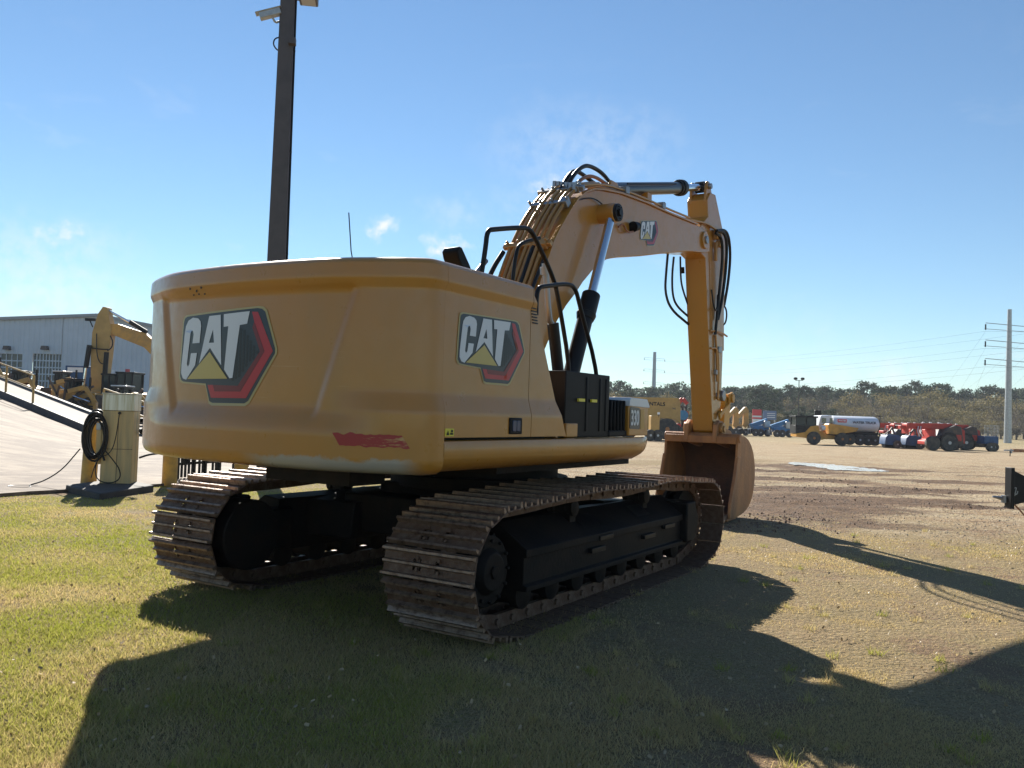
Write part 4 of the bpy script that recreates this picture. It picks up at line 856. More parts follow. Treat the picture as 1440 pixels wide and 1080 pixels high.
mb = MB(); mb.tube([(.30, .1, .46), (.48, .1, .53), (.75, .1, .56), (.98, .1, .66), (1.3, .1, .95)], .018, 8, 3); mb.tube([(.29, .1, .92), (.40, .1, .98), (.44, .1, 1.08), (.36, .1, 1.14), (.29, .1, 1.14)], .045, 8, 2); q = mb.build('hose', 'hose'); q.location = CBN.location; q.rotation_euler = CBN.rotation_euler; tag(q, 'dark hose leaving the right side of the cream cabinet towards the excavator', 'hose')
mb = MB(); sa, sb, sc_, sdn = GP(92, 690), GP(140, 703), GP(216, 690), GP(170, 680)
mb = MB(); qs = [sa, sb, sc_, sdn]; mb.add([(p.x, p.y, -.05) for p in qs] + [(p.x, p.y, .10) for p in qs], [(0, 1, 2, 3), (4, 5, 6, 7), (0, 1, 5, 4), (1, 2, 6, 5), (2, 3, 7, 6), (3, 0, 4, 7)])
tag(mb.build('slab', 'timber_dark', bev=.02), 'dark concrete slab under the cream cabinet at the edge of the grass', 'slab')
def bollard(u, v, r, h, lab, tilt=0):
    p = GP(u, v); mb = MB(); mb.cyl((0, 0, -.05), (tilt, 0, h), r, seg=20); mb.lathe([(h, r), (h + r * .35, r * .8), (h + r * .5, r * .3)], (tilt, 0, 0), 'z', 20)
    o = mb.build('bollard', 'bollard_yellow'); o.location = (p.x, p.y, 0); tag(o, lab, 'bollard', 'yellow bollards around the cabinet')
bollard(124, 682, .135, 1.16, 'yellow bollard left of the cream cabinet, half behind the coiled hose', .04)
bollard(238, 682, .135, 1.12, 'yellow bollard right of the cabinet, beside the black rack')
bollard(339, 672, .15, 1.10, 'yellow bollard seen between the far track and the counterweight')
# black steel rack between the bollards
p = GP(244, 676); q = GP(330, 668)
RK = thing('steel_rack', 'black upright bars of a steel rack between two yellow bollards', 'rack', (p.x, p.y, 0), math.atan2(q.y - p.y, q.x - p.x)); Lr = (q - p).length
mb = MB()
for f, h in ((0, 1.0), (.05, 1.0), (.30, 1.0), (.48, 1.0), (.72, 1.0), (.98, 1.0)): mb.bb(f * Lr - .03, f * Lr + .03, -.03, .03, 0, h)
mb.build('post', 'black_metal', RK)
mb = MB()
for k in range(12):
    if k in (5, 8, 9): continue
    x = (.06 + k * .055) * Lr; mb.bb(x - .016, x + .016, -.02, .02, .05, .55)
mb.bb(0, Lr, -.02, .02, .30, .36); mb.bar((.05 * Lr, 0, 1.0), (.22 * Lr, 0, .3), .04, .04); mb.bar((.22 * Lr, .0, 1.0), (.12 * Lr, 0, .3), .04, .04); mb.build('bars', 'black_metal', RK)
# --- ramp behind the cabinet
def kerbpt(u): 
    return AT(u, 549 + (u) * .41, 44 - u / 125 * 6)
A_, B_ = kerbpt(-60), kerbpt(128)
C_ = GP(225, 617)
dirr = Vector((B_.x - A_.x, B_.y - A_.y, 0)).normalized(); back = Vector((-dirr.y, dirr.x, 0)) * 1.0
if back.y < 0: back = -back
kp = [A_, kerbpt(0), kerbpt(64), B_, Vector((C_.x, C_.y, .12))]
RAMP = thing('loading_ramp', 'sloping concrete loading ramp with a dark kerb and yellow railings, left of the cabinet', 'ramp')
mb = MB()
for side in (0, 1):
    off = back * (1.9 * side); K = [p + off for p in kp]
    for a, b_ in zip(K, K[1:]):
        mb.add([a + Vector((0, 0, .0)), b_, b_ + back * .22, a + back * .22, a + Vector((0, 0, -.42)), b_ + Vector((0, 0, -.42)), b_ + back * .22 + Vector((0, 0, -.42)), a + back * .22 + Vector((0, 0, -.42))], [(0, 1, 2, 3), (4, 5, 6, 7), (0, 1, 5, 4), (2, 3, 7, 6), (0, 3, 7, 4), (1, 2, 6, 5)])
    mb.build('kerb', 'ramp_kerb', RAMP); mb = MB()
K = [p + Vector((0, 0, -.12)) for p in kp]
for a, b_ in zip(K, K[1:]): mb.add([a + back * .2, b_ + back * .2, b_ + back * 2.0, a + back * 2.0], [(0, 1, 2, 3)])
mb.build('deck', 'concrete', RAMP)
def railing(off, us):
    P_ = []
    for u in us: P_.append(kerbpt(u) + back * off)
    mb = MB()
    for p in P_: mb.tube([p - Vector((0, 0, .1)), p + Vector((0, 0, 1.35))], .055, 8)
    for h in (.70, 1.35): mb.tube([p + Vector((0, 0, h)) for p in P_], .04, 8)
    return mb.build('railing', 'machine_tan', RAMP, ang=80)
railing(.1, (-60, -25, 5, 43)); railing(1.9, (88, 128, 165))
# bank of pale ground rising to the kerb
mb = MB(); ft = [GP(-110, 692), GP(0, 668), GP(70, 655), GP(150, 640), GP(232, 628)]; K = [p + Vector((0, 0, -.36)) for p in kp]; n_ = 12; vs = []
for a, b_ in zip(K, ft):
    for i in range(n_):
        f = i / (n_ - 1); q = a.lerp(b_, f); e = f ** .75; q.z = a.z * (1 - e) + .03 * e + .01 * (0 if f > .95 else 1); vs.append(q)
mb.add(vs, [(j * n_ + i, j * n_ + i + 1, (j + 1) * n_ + i + 1, (j + 1) * n_ + i) for j in range(4) for i in range(n_ - 1)])
o = mb.build('earth_bank', 'concrete_yard', ang=180); tag(o, kind='structure')
# --- warehouse
WD = 78.0
wl, wr = AT(-260, 470, WD), AT(330, 470, WD * 1.0)
W0 = AT(0, 447, WD); WH = W0.z; x0 = AT(-420, 450, WD).x; x1 = AT(206, 450, WD).x + 9
WA = thing('warehouse', 'large pale blue-grey metal clad warehouse with gridded roller doors, behind the yellow machines', 'warehouse', (0, WD, 0))
mb = MB(); xr = AT(139, 443, WD).x; zr = AT(139, 442, WD).z; zr2 = AT(206, 455, WD).z
def roofz(x): return WH + (zr - WH) * (x - W0.x) / (xr - W0.x) if x < xr else zr + (zr2 - zr) * (x - xr) / (AT(206, 455, WD).x - xr)
doors = [(AT(-40, 500, WD).x, AT(31, 500, WD).x, AT(0, 497, WD).z), (AT(46, 500, WD).x, AT(86, 500, WD).x, AT(46, 497, WD).z)]
# corrugated wall in three bands round the door openings
def wallx(a, b_, zlo):
    k = max(2, int((b_ - a) / .15)); m_ = MB(); vs = []
    for i in range(k + 1):
        x = a + (b_ - a) * i / k; y = .05 if i % 3 == 0 else 0; vs += [(x, y, zlo), (x, y, roofz(x))]
    return vs, [(2 * i, 2 * i + 2, 2 * i + 3, 2 * i + 1) for i in range(k)]
cuts = [(x0, doors[0][0], 0), (doors[0][0], doors[0][1], doors[0][2]), (doors[0][1], doors[1][0], 0), (doors[1][0], doors[1][1], doors[1][2]), (doors[1][1], x1, 0)]
mb = MB()
for a, b_, z_ in cuts: mb.add(*wallx(a, b_, z_))
mb.add([(x1, 0, 0), (x1, 60, 0), (x1, 60, roofz(x1)), (x1, 0, roofz(x1))], [(0, 1, 2, 3)])
mb.build('wall', 'siding', WA, flat=True)
mb = MB(); rp = [(x0, roofz(x0)), (xr, roofz(xr)), (x1 + .3, roofz(x1 + .3))]
for (a, za), (b_, zb) in zip(rp, rp[1:]): mb.add([(a, -.3, za + .05), (b_, -.3, zb + .05), (b_, 60, zb + .05), (a, 60, za + .05), (a, -.3, za - .22), (b_, -.3, zb - .22), (b_, -.2, zb - .22), (a, -.2, za - .22)], [(0, 1, 2, 3), (0, 1, 5, 4), (4, 5, 6, 7)])
mb.build('roof', 'trim', WA, flat=True)
for a, b_, z_ in doors:
    DR = part('roller_door', 'window_dark', WA, B(a, b_, .25, .3, 0, z_))
    mb = MB(); k = 9
    for i in range(k + 1): x = a + (b_ - a) * i / k; mb.bb(x - .04, x + .04, .18, .25, 0, z_)
    for j in range(1, 9): mb.bb(a, b_, .17, .24, z_ - j * .62 - .05, z_ - j * .62 + .05)
    mb.build('door_grid', 'siding', DR)
for u in (12, 65):
    p = AT(u, 489, WD); mb = MB(); mb.prism([(-.28, -.2), (.28, -.2), (.2, .15), (-.2, .15)], -.5, 0, fn=lambda a, b_, c: (a, c, b_)); o = mb.build('wall_lamp', 'pole_bronze', WA); o.location = (p.x, 0, p.z)
p = AT(109, 521, 62); bx = thing('office_container', 'small dark blue container with a white sign panel in front of the warehouse', 'container', (p.x, 62, 0))
part('body', 'machine_blue', bx, B(-.9, .7, 0, 2.4, 0, p.z + .35), .03); part('sign', 'truck_white', bx, B(-.72, .40, -.03, 0, p.z - .12, p.z + .22))
# --- machines in front of the warehouse
def cab_box(par, x0, x1, y0, y1, z0, z1, frame='black_metal', glass='glass_teal'):
    C_ = part('cab', frame, par, lambda m: [m.bb(x0, x1, y0, y1, z0, z0 + .12 * (z1 - z0)), m.bb(x0 - .05, x1 + .05, y0 - .05, y1 + .05, z1 - .12, z1)] + [m.bb(a - .05, a + .05, b_ - .05, b_ + .05, z0, z1) for a in (x0 + .05, (x0 + x1) / 2, x1 - .05) for b_ in (y0 + .05, y1 - .05)], .01)
    part('window', glass, C_, B(x0 + .08, x1 - .08, y0 + .05, y1 - .05, z0 + .1 * (z1 - z0), z1 - .1)); return C_
# upright excavator arm left of the counterweight
YD = 57.0
def ap(u, v, Y=YD): p = AT(u, v, Y); return p
o_ = ap(150, 566); 
E2 = thing('excavator', 'yellow excavator parked behind the cream cabinet with its arm raised upright', 'excavator', (o_.x, YD, 0))
def loc2(u, v): p = ap(u, v); return (p.x - o_.x, p.z)
def prism_px(name, mt, px, y0, y1, par=E2, bev=.03, conv=loc2): mb = MB(); mb.prism([conv(*q) for q in px], y0, y1); return mb.build(name, mt, par, bev=bev)
ST2 = prism_px('stick', 'machine_tan', [(131, 552), (131, 500), (133, 468), (141, 442), (148, 432), (154, 433), (157, 450), (160, 464), (156, 500), (149, 552)], -.35, .35)
BM2 = prism_px('boom', 'machine_yellow', [(158, 456), (168, 456), (206, 469), (240, 500), (235, 520), (205, 489), (158, 470)], -.3, .3)
def tube_px(name, mt, px, r, par=E2, y=-.5, sm=0, conv=loc2): return MB().tube([(conv(*q)[0], y, conv(*q)[1]) for q in px], r, 10, sm).build(name, mt, par, ang=80)
tube_px('hydraulic_cylinder', 'chrome', [(153, 437), (184, 454)], .09, y=0); tube_px('hydraulic_cylinder', 'black_metal', [(183, 453), (206, 467)], .15, y=0)
tube_px('hydraulic_cylinder', 'black_metal', [(131, 486), (126, 518)], .16); tube_px('hydraulic_cylinder', 'black_metal', [(155, 496), (152, 532)], .16); tube_px('piston_rod', 'chrome', [(126, 518), (122, 546)], .08)
tube_px('hose', 'hose', [(160, 473), (164, 482), (162, 490), (156, 494)], .04, sm=2); tube_px('hose', 'hose', [(141, 470), (141, 500), (146, 512), (152, 512)], .035, sm=2); tube_px('hose', 'hose', [(133, 490), (148, 492), (157, 492)], .04, sm=1)
MB().box((loc2(130, 450)[0], -.2, loc2(130, 450)[1]), (.7, .25, .18)).bar((loc2(133, 452)[0], -.2, loc2(133, 452)[1] - .4), (loc2(128, 450)[0], -.2, loc2(128, 450)[1]), .06, .06).build('work_lamp', 'black_metal', E2)
cab_box(E2, loc2(178, 530)[0], loc2(201, 530)[0], -1.5, .2, loc2(180, 552)[1], loc2(180, 524)[1])
cab_box(E2, loc2(153, 530)[0], loc2(173, 530)[0], -1.0, .4, loc2(160, 556)[1], loc2(160, 526)[1])
part('beacon', 'sign_red', E2, lambda m: m.cyl((loc2(187, 521)[0], -.8, loc2(187, 524)[1]), (loc2(187, 521)[0], -.8, loc2(187, 520)[1]), .14, seg=12))
part('beacon', 'truck_white', E2, lambda m: m.cyl((loc2(168, 521)[0], -.8, loc2(168, 526)[1]), (loc2(168, 521)[0], -.8, loc2(168, 521)[1]), .14, seg=12))
part('body', 'machine_tan', E2, B(loc2(120, 0)[0], loc2(215, 0)[0], -.9, 2.4, .9, loc2(180, 552)[1] + .05), .08)
part('crawler_track', 'dark_machine', E2, B(loc2(110, 0)[0], loc2(215, 0)[0], -1.4, -.6, 0, .95), .3)
# low jumble: dozers / loaders left
def dozer(u0, u1, vtop, vb, Y, lab, mt='machine_yellow', blade=True, seed=0):
    r = random.Random(seed); a, b_ = AT(u0, vb, Y), AT(u1, vb, Y); L = b_.x - a.x; h = AT((u0 + u1) / 2, vtop, Y).z
    T = thing('bulldozer', lab, 'bulldozer', ((a.x + b_.x) / 2, Y, 0))
    part('crawler_track', 'dark_machine', T, lambda m: m.prism([(-L * .42, .15), (-L * .46, .55), (-L * .38, .95), (L * .30, .95), (L * .38, .55), (L * .32, .12)], -1.15, -.6), .06)
    part('body', mt, T, lambda m: m.prism([(-L * .40, .8), (-L * .42, h - .9), (-L * .1, h - .75), (L * .30, h - 1.0), (L * .33, .8)], -.75, .9), .06)
    part('engine_cover', mt, T, lambda m: m.prism([(-L * .05, 1.5), (-L * .03, min(h, 2.0)), (L * .28, min(h, 1.85)), (L * .3, 1.4)], -.5, .6), .05)
    cab_box(T, -L * .32, -L * .14, -.6, .5, max(h - 1.1, 1.3), h)
    if blade: part('blade', mt, T, lambda m: m.prism([(L * .42, .1), (L * .46, .5), (L * .44, 1.25), (L * .50, 1.3), (L * .53, .6), (L * .50, .08)], -1.7, 1.6), .02)
    part('push_arm', mt, T, lambda m: m.bar((-L * .1, -1.25, .45), (L * .43, -1.3, .5), .16, .22), .02)
    part('lift_arm', mt, T, lambda m: [m.bar((-L * .12, -1.35, h - .75), (L * .22, -1.35, h - .45), .14, .3), m.bar((L * .22, -1.35, h - .45), (L * .46, -1.35, h * .45), .14, .26)], .03)
    part('ripper', 'dark_machine', T, lambda m: [m.bar((-L * .42, 0, 1.0), (-L * .56, 0, 1.5), .3, .3), m.bar((-L * .56, -.4, 1.6), (-L * .58, -.4, .4), .12, .2), m.bar((-L * .56, .4, 1.6), (-L * .58, .4, .4), .12, .2)], .02)
    part('hydraulic_cylinder', 'chrome', T, lambda m: m.cyl((-L * .05, -1.2, h - 1.0), (L * .30, -1.2, h * .5), .05, seg=8)); part('roof', 'decal_white' if seed % 2 else 'black_metal', T, lambda m: m.bb(-L * .36, -L * .10, -.7, .6, h + .02, h + .10), .02)
    part('radiator', 'dark_machine', T, lambda m: [m.bb(L * .30, L * .325, -.5, .6, 1.0, h - .9)]); part('tool_rack', 'dark_machine', T, lambda m: [m.bar((r.uniform(-.4, .3) * L, -1.0, r.uniform(.7, 1.4)), (r.uniform(-.4, .4) * L, -1.0, r.uniform(.9, h)), .08, .12) for _ in range(6)])
    part('exhaust', 'black_metal', T, lambda m: m.cyl((L * .1, 0, 1.6), (L * .1, 0, max(h, 2.3) + .2), .07, seg=8))
    for k in range(7): MB().tube([(r.uniform(-.3, .3) * L, -.8, r.uniform(.9, 1.6)), (r.uniform(-.3, .3) * L, -.95, r.uniform(.9, 1.8)), (r.uniform(-.3, .3) * L, -.8, r.uniform(.9, 1.5))], .05, 6, 2).build('hose', 'hose', T)
    return T
dozer(-60, 34, 506, 575, 60, 'brown bulldozer at the far left edge behind the ramp railing', 'machine_tan', seed=1)
dozer(12, 74, 524, 576, 53, 'orange yellow bulldozer with a tilted blade below the warehouse door', 'machine_yellow', seed=2)
dozer(70, 128, 524, 578, 59, 'tan bulldozer between the warehouse door and the upright arm', 'machine_tan', seed=3)
dozer(84, 152, 535, 582, 54, 'yellow bulldozer under the raised stick of the parked excavator', 'machine_yellow', seed=4)
dozer(150, 230, 545, 585, 51, 'yellow bulldozer right behind the top of the cream cabinet', 'machine_tan', seed=5)
# --- right side yard
def yard(name, lab, cat, u, v, hgt, mpx, rz=0, group=None):
    """stand a thing on the ground under pixel (u, v)"""
    D_ = hgt * FOC / mpx; p = AT(u, v, D_); return thing(name, lab, cat, (p.x, D_, p.z), rz, group), D_ / FOC
# scale k: metres per pixel at that distance
def plant(name, lab, cat, u, v, D_, group=None):
    p = AT(u, v, D_); z = gz(p.x, D_); T = thing(name, lab, cat, (p.x, D_, z), 0, group); T['_k'] = D_ / FOC; return T
def gy(u, v, zg=ZR): return GP(u, v, zg).y
# rental dump truck
Yr = gy(935, 619); k = Yr / FOC
T = plant('dump_truck', 'big tan rigid dump truck with black lettering, parked between the tool box and the stick', 'dump truck', 905, 619, Yr)
def X(u, c=905): return (u - c) * k
def Z(v, base=619): return (base - v) * k
mb = MB(); mb.prism([(X(860), Z(604)), (X(860), Z(561)), (X(949), Z(560)), (X(951), Z(566)), (X(952), Z(595)), (X(945), Z(590)), (X(925), Z(588)), (X(918), Z(604))], -1.4, 1.4); BD = mb.build('body', 'machine_tan', T, bev=.03)
lettering('RENTALS', .42 * k / .06, (X(915), -1.425, Z(569.5)), (1, 0, 0), (0, 0, 1), 'black_metal', BD, 'lettering', .012, 1.05)
lettering('740', .22, (X(942), -1.425, Z(575)), (1, 0, 0), (0, 0, 1), 'decal_black', BD, 'lettering', .004)
part('rib', 'machine_tan', BD, lambda m: [m.bb(X(905), X(949), -1.43, -1.40, Z(578) - .04, Z(578) + .04), m.bb(X(905), X(949), -1.43, -1.40, Z(564.5) - .05, Z(564.5) + .05)])
part('chassis', 'dark_machine', T, B(X(865), X(952), -.9, .9, Z(612), Z(603)))
for u in (880, 934): wheel((X(u), -1.2, 1.0), .95, .5, T, tyre_m='tyre', rim_m='rim_orange')
wheel((X(946), -.6, .75), .72, .4, T)
T = plant('roller_machine', 'small tan machine on fat black tyres in front of the dump truck', 'roller', 922, 622, gy(922, 622)); k2 = gy(922, 622) / FOC
part('body', 'machine_tan', T, lambda m: [m.bb(-9 * k2, 3 * k2, -.6, .6, 12 * k2, 36 * k2), m.bb(-9 * k2, 5 * k2, -.5, .5, 8 * k2, 14 * k2)], .04); wheel((1 * k2, -.5, .5), 8 * k2, .4, T); wheel((-9 * k2, -.5, .5), 8 * k2, .4, T)
part('lamp', 'truck_white', T, B(0, 3 * k2, -.62, -.5, 38 * k2, 41 * k2)); part('lamp_stem', 'black_metal', T, B(k2, 2 * k2, -.6, -.5, 34 * k2, 40 * k2))
# blue and red knuckle lifts next to the stick
Yk = gy(956, 618); kk = Yk / FOC
T = plant('boom_lift', 'red and blue lift with a round blue hose drum, left of the excavator stick', 'boom lift', 958, 618, Yk)
part('mast', 'dark_machine', T, lambda m: [m.bb(-6 * kk, -3 * kk, -.3, .3, 1, 50 * kk), m.bb(-1 * kk, 1 * kk, -.3, .3, 1, 46 * kk), m.bb(4 * kk, 6 * kk, -.3, .3, .6, 52 * kk)] + [m.bb(-6 * kk, 6 * kk, -.25, .25, j * 9 * kk, (j * 9 + 1.5) * kk) for j in range(1, 6)], .04)
part('arm', 'machine_red', T, lambda m: [m.bar((-9 * kk, -.4, 49 * kk), (-1 * kk, -.4, 57 * kk), .3, .4), m.bar((-1 * kk, -.4, 57 * kk), (6 * kk, -.4, 50 * kk), .3, .35), m.bar((6 * kk, -.4, 40 * kk), (2 * kk, -.4, 12 * kk), .25, .3), m.bb(-8 * kk, -2 * kk, -.5, -.1, 14 * kk, 22 * kk)], .04)
part('drum', 'lift_blue', T, lambda m: m.cyl((0, -.7, 34 * kk), (0, -.3, 34 * kk), 7 * kk, seg=20), .03); part('base', 'dark_machine', T, lambda m: [m.bb(-9 * kk, 8 * kk, -.8, .8, .3, 1.1)], .05)
for u in (-6, 5): wheel((u * kk, -.8, .45), .45, .35, T)
# tan material handlers with folded arms, right of the stick
for i, (u, lab) in enumerate(((1030, 'tan loader arm nearest the stick of the excavator'), (1044, 'tan loader arm raised left of the red and white sign'), (1012, 'tan loader mostly behind the excavator stick'))):
    Yh = gy(u, 612); kk = Yh / FOC
    T = plant('backhoe', lab, 'backhoe', u, 612, Yh)
    part('boom', 'machine_tan', T, lambda m: m.prism([(-12 * kk, 20 * kk), (-9 * kk, 27 * kk), (2 * kk, 40 * kk), (5 * kk, 37 * kk), (-4 * kk, 25 * kk)], -.35, .35), .04)
    part('arm', 'machine_yellow', T, lambda m: m.prism([(1 * kk, 38 * kk), (4.5 * kk, 40 * kk), (7 * kk, 36 * kk), (8 * kk, 16 * kk), (4 * kk, 10 * kk), (0, 14 * kk)], -.3, .3), .04)
    part('body', 'machine_tan', T, B(-13 * kk, -3 * kk, -.8, .8, .6, 16 * kk), .08); wheel((-8 * kk, -.8, .6), .6, .4, T); wheel((2 * kk, -.8, .45), .45, .4, T)
    part('bucket', 'black_metal', T, lambda m: m.prism([(4 * kk, 0.2), (5 * kk, 8 * kk), (12 * kk, 10 * kk), (15 * kk, .3)], -.9, .9), .03)
# sign banners
Ys = 128.
for u0, u1, v0, v1, mt, lab in ((1058, 1071, 576, 596, 'sign_red', 'red and white banner on posts in front of the trees'), (1073, 1092, 578, 590, 'sign_blue', 'grey blue sign board right of the red banner')):
    a, b_ = AT(u0, v1, Ys), AT(u1, v0, Ys); T = thing('sign_board', lab, 'sign', (a.x, Ys, 0)); L = b_.x - a.x
    part('panel', mt, T, B(0, L, 0, .12, a.z, b_.z)); part('post', 'galvanised', T, lambda m: m.bb(.1, .25, .12, .25, ZR, b_.z)); part('post', 'galvanised', T, lambda m: m.bb(L - .25, L - .1, .12, .25, ZR, b_.z))
    if mt == 'sign_red': part('stripe', 'truck_white', T, lambda m: [m.bb(0, L, -.04, 0, a.z + .2, a.z + .75), m.bb(0, L, -.04, 0, a.z + 1.0, a.z + 1.25)])
    else: part('stripe', 'truck_white', T, lambda m: [m.bb(L * .3, L * .9, -.04, 0, a.z + .3 * i, a.z + .3 * i + .1) for i in range(1, 4)])
# blue boom lifts
Yb = gy(1085, 613.5); kk = Yb / FOC
for i, (u, v, lab) in enumerate(((1068, 612, 'blue boom lift left of the pair under the signs'), (1098, 613.5, 'blue boom lift right of the pair, next to the yellow dump truck'))):
    T = plant('boom_lift', lab, 'boom lift', u, v, Yb - i * 2, 'blue boom lifts')
    part('boom', 'lift_blue', T, lambda m: [m.bar((-14 * kk, 0, 13 * kk), (10 * kk, 0, 22 * kk), .7, .55), m.bar((-10 * kk, 0, 10 * kk), (8 * kk, 0, 13 * kk), .6, .5)], .03)
    part('chassis', 'lift_blue', T, B(-11 * kk, 11 * kk, -.7, .7, .6, 1.2), .05); part('counterweight', 'rim_grey', T, B(4 * kk, 12 * kk, -.9, .9, 1.1, 2.0), .08)
    for x in (-8, -1, 9): wheel((x * kk, -.8, .45), .48, .35, T)
    part('basket', 'rim_grey', T, lambda m: [m.bb(-18 * kk, -14 * kk, -.6, .6, 2 * kk, 3 * kk), m.bb(-18 * kk, -17.6 * kk, -.6, .6, 2 * kk, 9 * kk), m.bb(-14.4 * kk, -14 * kk, -.6, .6, 2 * kk, 9 * kk)])
# yellow articulated dump truck
Yd = gy(1160, 625.5); kd = Yd / FOC
T = plant('dump_truck', 'yellow articulated dump truck with a black cab, in front of the white tank truck', 'dump truck', 1160, 626, Yd); T.rotation_euler = (0, 0, R_(-2))
def x_(u): return (u - 1160) * kd
def z_(v): return (626 - v) * kd
part('cab', 'black_metal', T, lambda m: [m.bb(x_(1115), x_(1143), -.9, .9, z_(611), z_(600)), m.bb(x_(1114), x_(1145), -1, 1, z_(589), z_(586.5))] + [m.bb(x_(u), x_(u + 1.2), a, a + .1, z_(602), z_(588)) for u in (1115, 1129, 1142) for a in (-.9, .8)], .01)
part('window', 'glass_teal', T, B(x_(1116), x_(1142.5), -.85, .85, z_(600), z_(588)))
part('hood', 'machine_orange', T, lambda m: m.prism([(x_(1116), z_(616)), (x_(1116), z_(611.5)), (x_(1128), z_(609)), (x_(1135), z_(601)), (x_(1146), z_(599)), (x_(1149), z_(612)), (x_(1158), z_(616)), (x_(1152), z_(619))], -.95, .95), .04)
part('dump_body', 'machine_orange', T, lambda m: m.prism([(x_(1158), z_(598)), (x_(1160), z_(596)), (x_(1178), z_(598)), (x_(1200), z_(601)), (x_(1197), z_(606)), (x_(1170), z_(611)), (x_(1160), z_(611))], -1.2, 1.2), .04)
part('dump_tail', 'machine_orange', T, lambda m: m.prism([(x_(1146), z_(608)), (x_(1152), z_(606)), (x_(1162), z_(612)), (x_(1186), z_(614)), (x_(1183), z_(618)), (x_(1150), z_(618))], -.6, .6), .04)
part('mirror_box', 'black_metal', T, B(x_(1140), x_(1149), -1.1, -.8, z_(585), z_(578.5)), .03)
part('air_tank', 'truck_white', T, B(x_(1150), x_(1156), -1.1, -.5, z_(606), z_(599)), .15)
for u in (1139, 1177.5): wheel((x_(u), -1.05, z_(617)), 9 * kd, .55, T, rim_m='rim_orange')
for u in (1190,): wheel((x_(u), -.7, z_(617)), 8 * kd, .45, T, rim_m='rim_orange')
# white tank truck
Yt = gy(1205, 627) + 1.5; kt = Yt / FOC
T = plant('tank_truck', 'white water tank truck with a red name panel, behind the yellow dump truck', 'tank truck', 1205, 627, Yt); T.rotation_euler = (0, 0, R_(-2))
def x_(u): return (u - 1205) * kt
def z_(v): return (627 - v) * kt
cxm, czm = (x_(1168) + x_(1230)) / 2, z_(597.5)
mb = MB(); mb.add([(x, 1.15 * math.cos(a) * (.95 if e else 1), czm + 11.2 * kt * math.sin(a) * (.9 if e else 1)) for x, e in ((x_(1167.5), 1), (x_(1169), 0), (x_(1227), 0), (x_(1229.5), 1)) for a in [2 * math.pi * i / 28 for i in range(28)]], [(j * 28 + i, j * 28 + (i + 1) % 28, (j + 1) * 28 + (i + 1) % 28, (j + 1) * 28 + i) for j in range(3) for i in range(28)] + [tuple(range(28)), tuple(84 + i for i in range(28))])
TK = mb.build('tank', 'truck_white', T)
part('name_panel', 'sign_red', TK, B(x_(1172), x_(1184), -1.165, -1.10, z_(595.5), z_(591)))
lettering('WATER TRUCK', 4.6 * kt, (x_(1208.5), -1.16, z_(595)), (1, 0, 0), (0, 0, 1), 'decal_black', TK, 'lettering', .01)
lettering('WATER', 3.0 * kt, (x_(1178), -1.168, z_(593.2)), (1, 0, 0), (0, 0, 1), 'truck_white', TK, 'lettering', .01)
part('cab', 'truck_white', T, lambda m: m.prism([(x_(1146), z_(612)), (x_(1146), z_(602)), (x_(1149), z_(587)), (x_(1164), z_(586)), (x_(1166), z_(612))], -1.1, 1.1), .06)
part('window', 'glass', T, lambda m: [m.bb(x_(1150), x_(1156), -1.12, -1.1, z_(597), z_(590)), m.bb(x_(1161), x_(1165), -1.12, -1.1, z_(598), z_(590))])
part('chassis', 'black_metal', T, B(x_(1160), x_(1230), -.6, .6, z_(616), z_(608))); part('ladder', 'black_metal', T, lambda m: [m.bb(x_(1230.5), x_(1231.5), -.9, -.8, z_(615), z_(585)), m.bb(x_(1225), x_(1231.5), -.9, -.8, z_(585.5), z_(584.5))])
for u in (1203.5, 1215, 1224): wheel((x_(u), -.95, z_(619)), 7.5 * kt, .35, T, rim_m='rim_grey' if u > 1204 else 'truck_white')
# blue brooms / attachments
Yq = gy(1270, 631); kq = Yq / FOC
for (u, v, w_, lab) in ((1250, 629.5, 22, 'blue rotary broom attachment nearest the tank truck'), (1281, 632, 27, 'blue rotary broom attachment in front of the red telehandlers')):
    T = plant('broom', lab, 'sweeper', u, v, Yq, 'blue sweepers')
    part('hood', 'machine_blue', T, lambda m: m.prism([(-w_ / 2 * kq, .3), (-w_ / 2.2 * kq, .9), (-w_ / 3 * kq, 1.15), (w_ / 2.6 * kq, 1.15), (w_ / 2 * kq, 1.0), (w_ / 2 * kq, .25)], -.8, .5), .05)
    part('brush', 'black_plastic', T, lambda m: m.cyl((-w_ / 2.2 * kq, -.3, .4), (w_ / 2.2 * kq, -.3, .4), .4, seg=18))
    part('frame', 'dark_machine', T, lambda m: [m.bar((-3 * kq, 0, 1.1), (4 * kq, 0, 1.8), .12, .12), m.bar((4 * kq, 0, 1.8), (8 * kq, 0, 1.1), .12, .12), m.bar((-w_ / 3 * kq, 0, 1.1), (0, 0, 1.5), .08, .08)]); wheel((w_ / 4 * kq, -.85, .35), .35, .25, T)
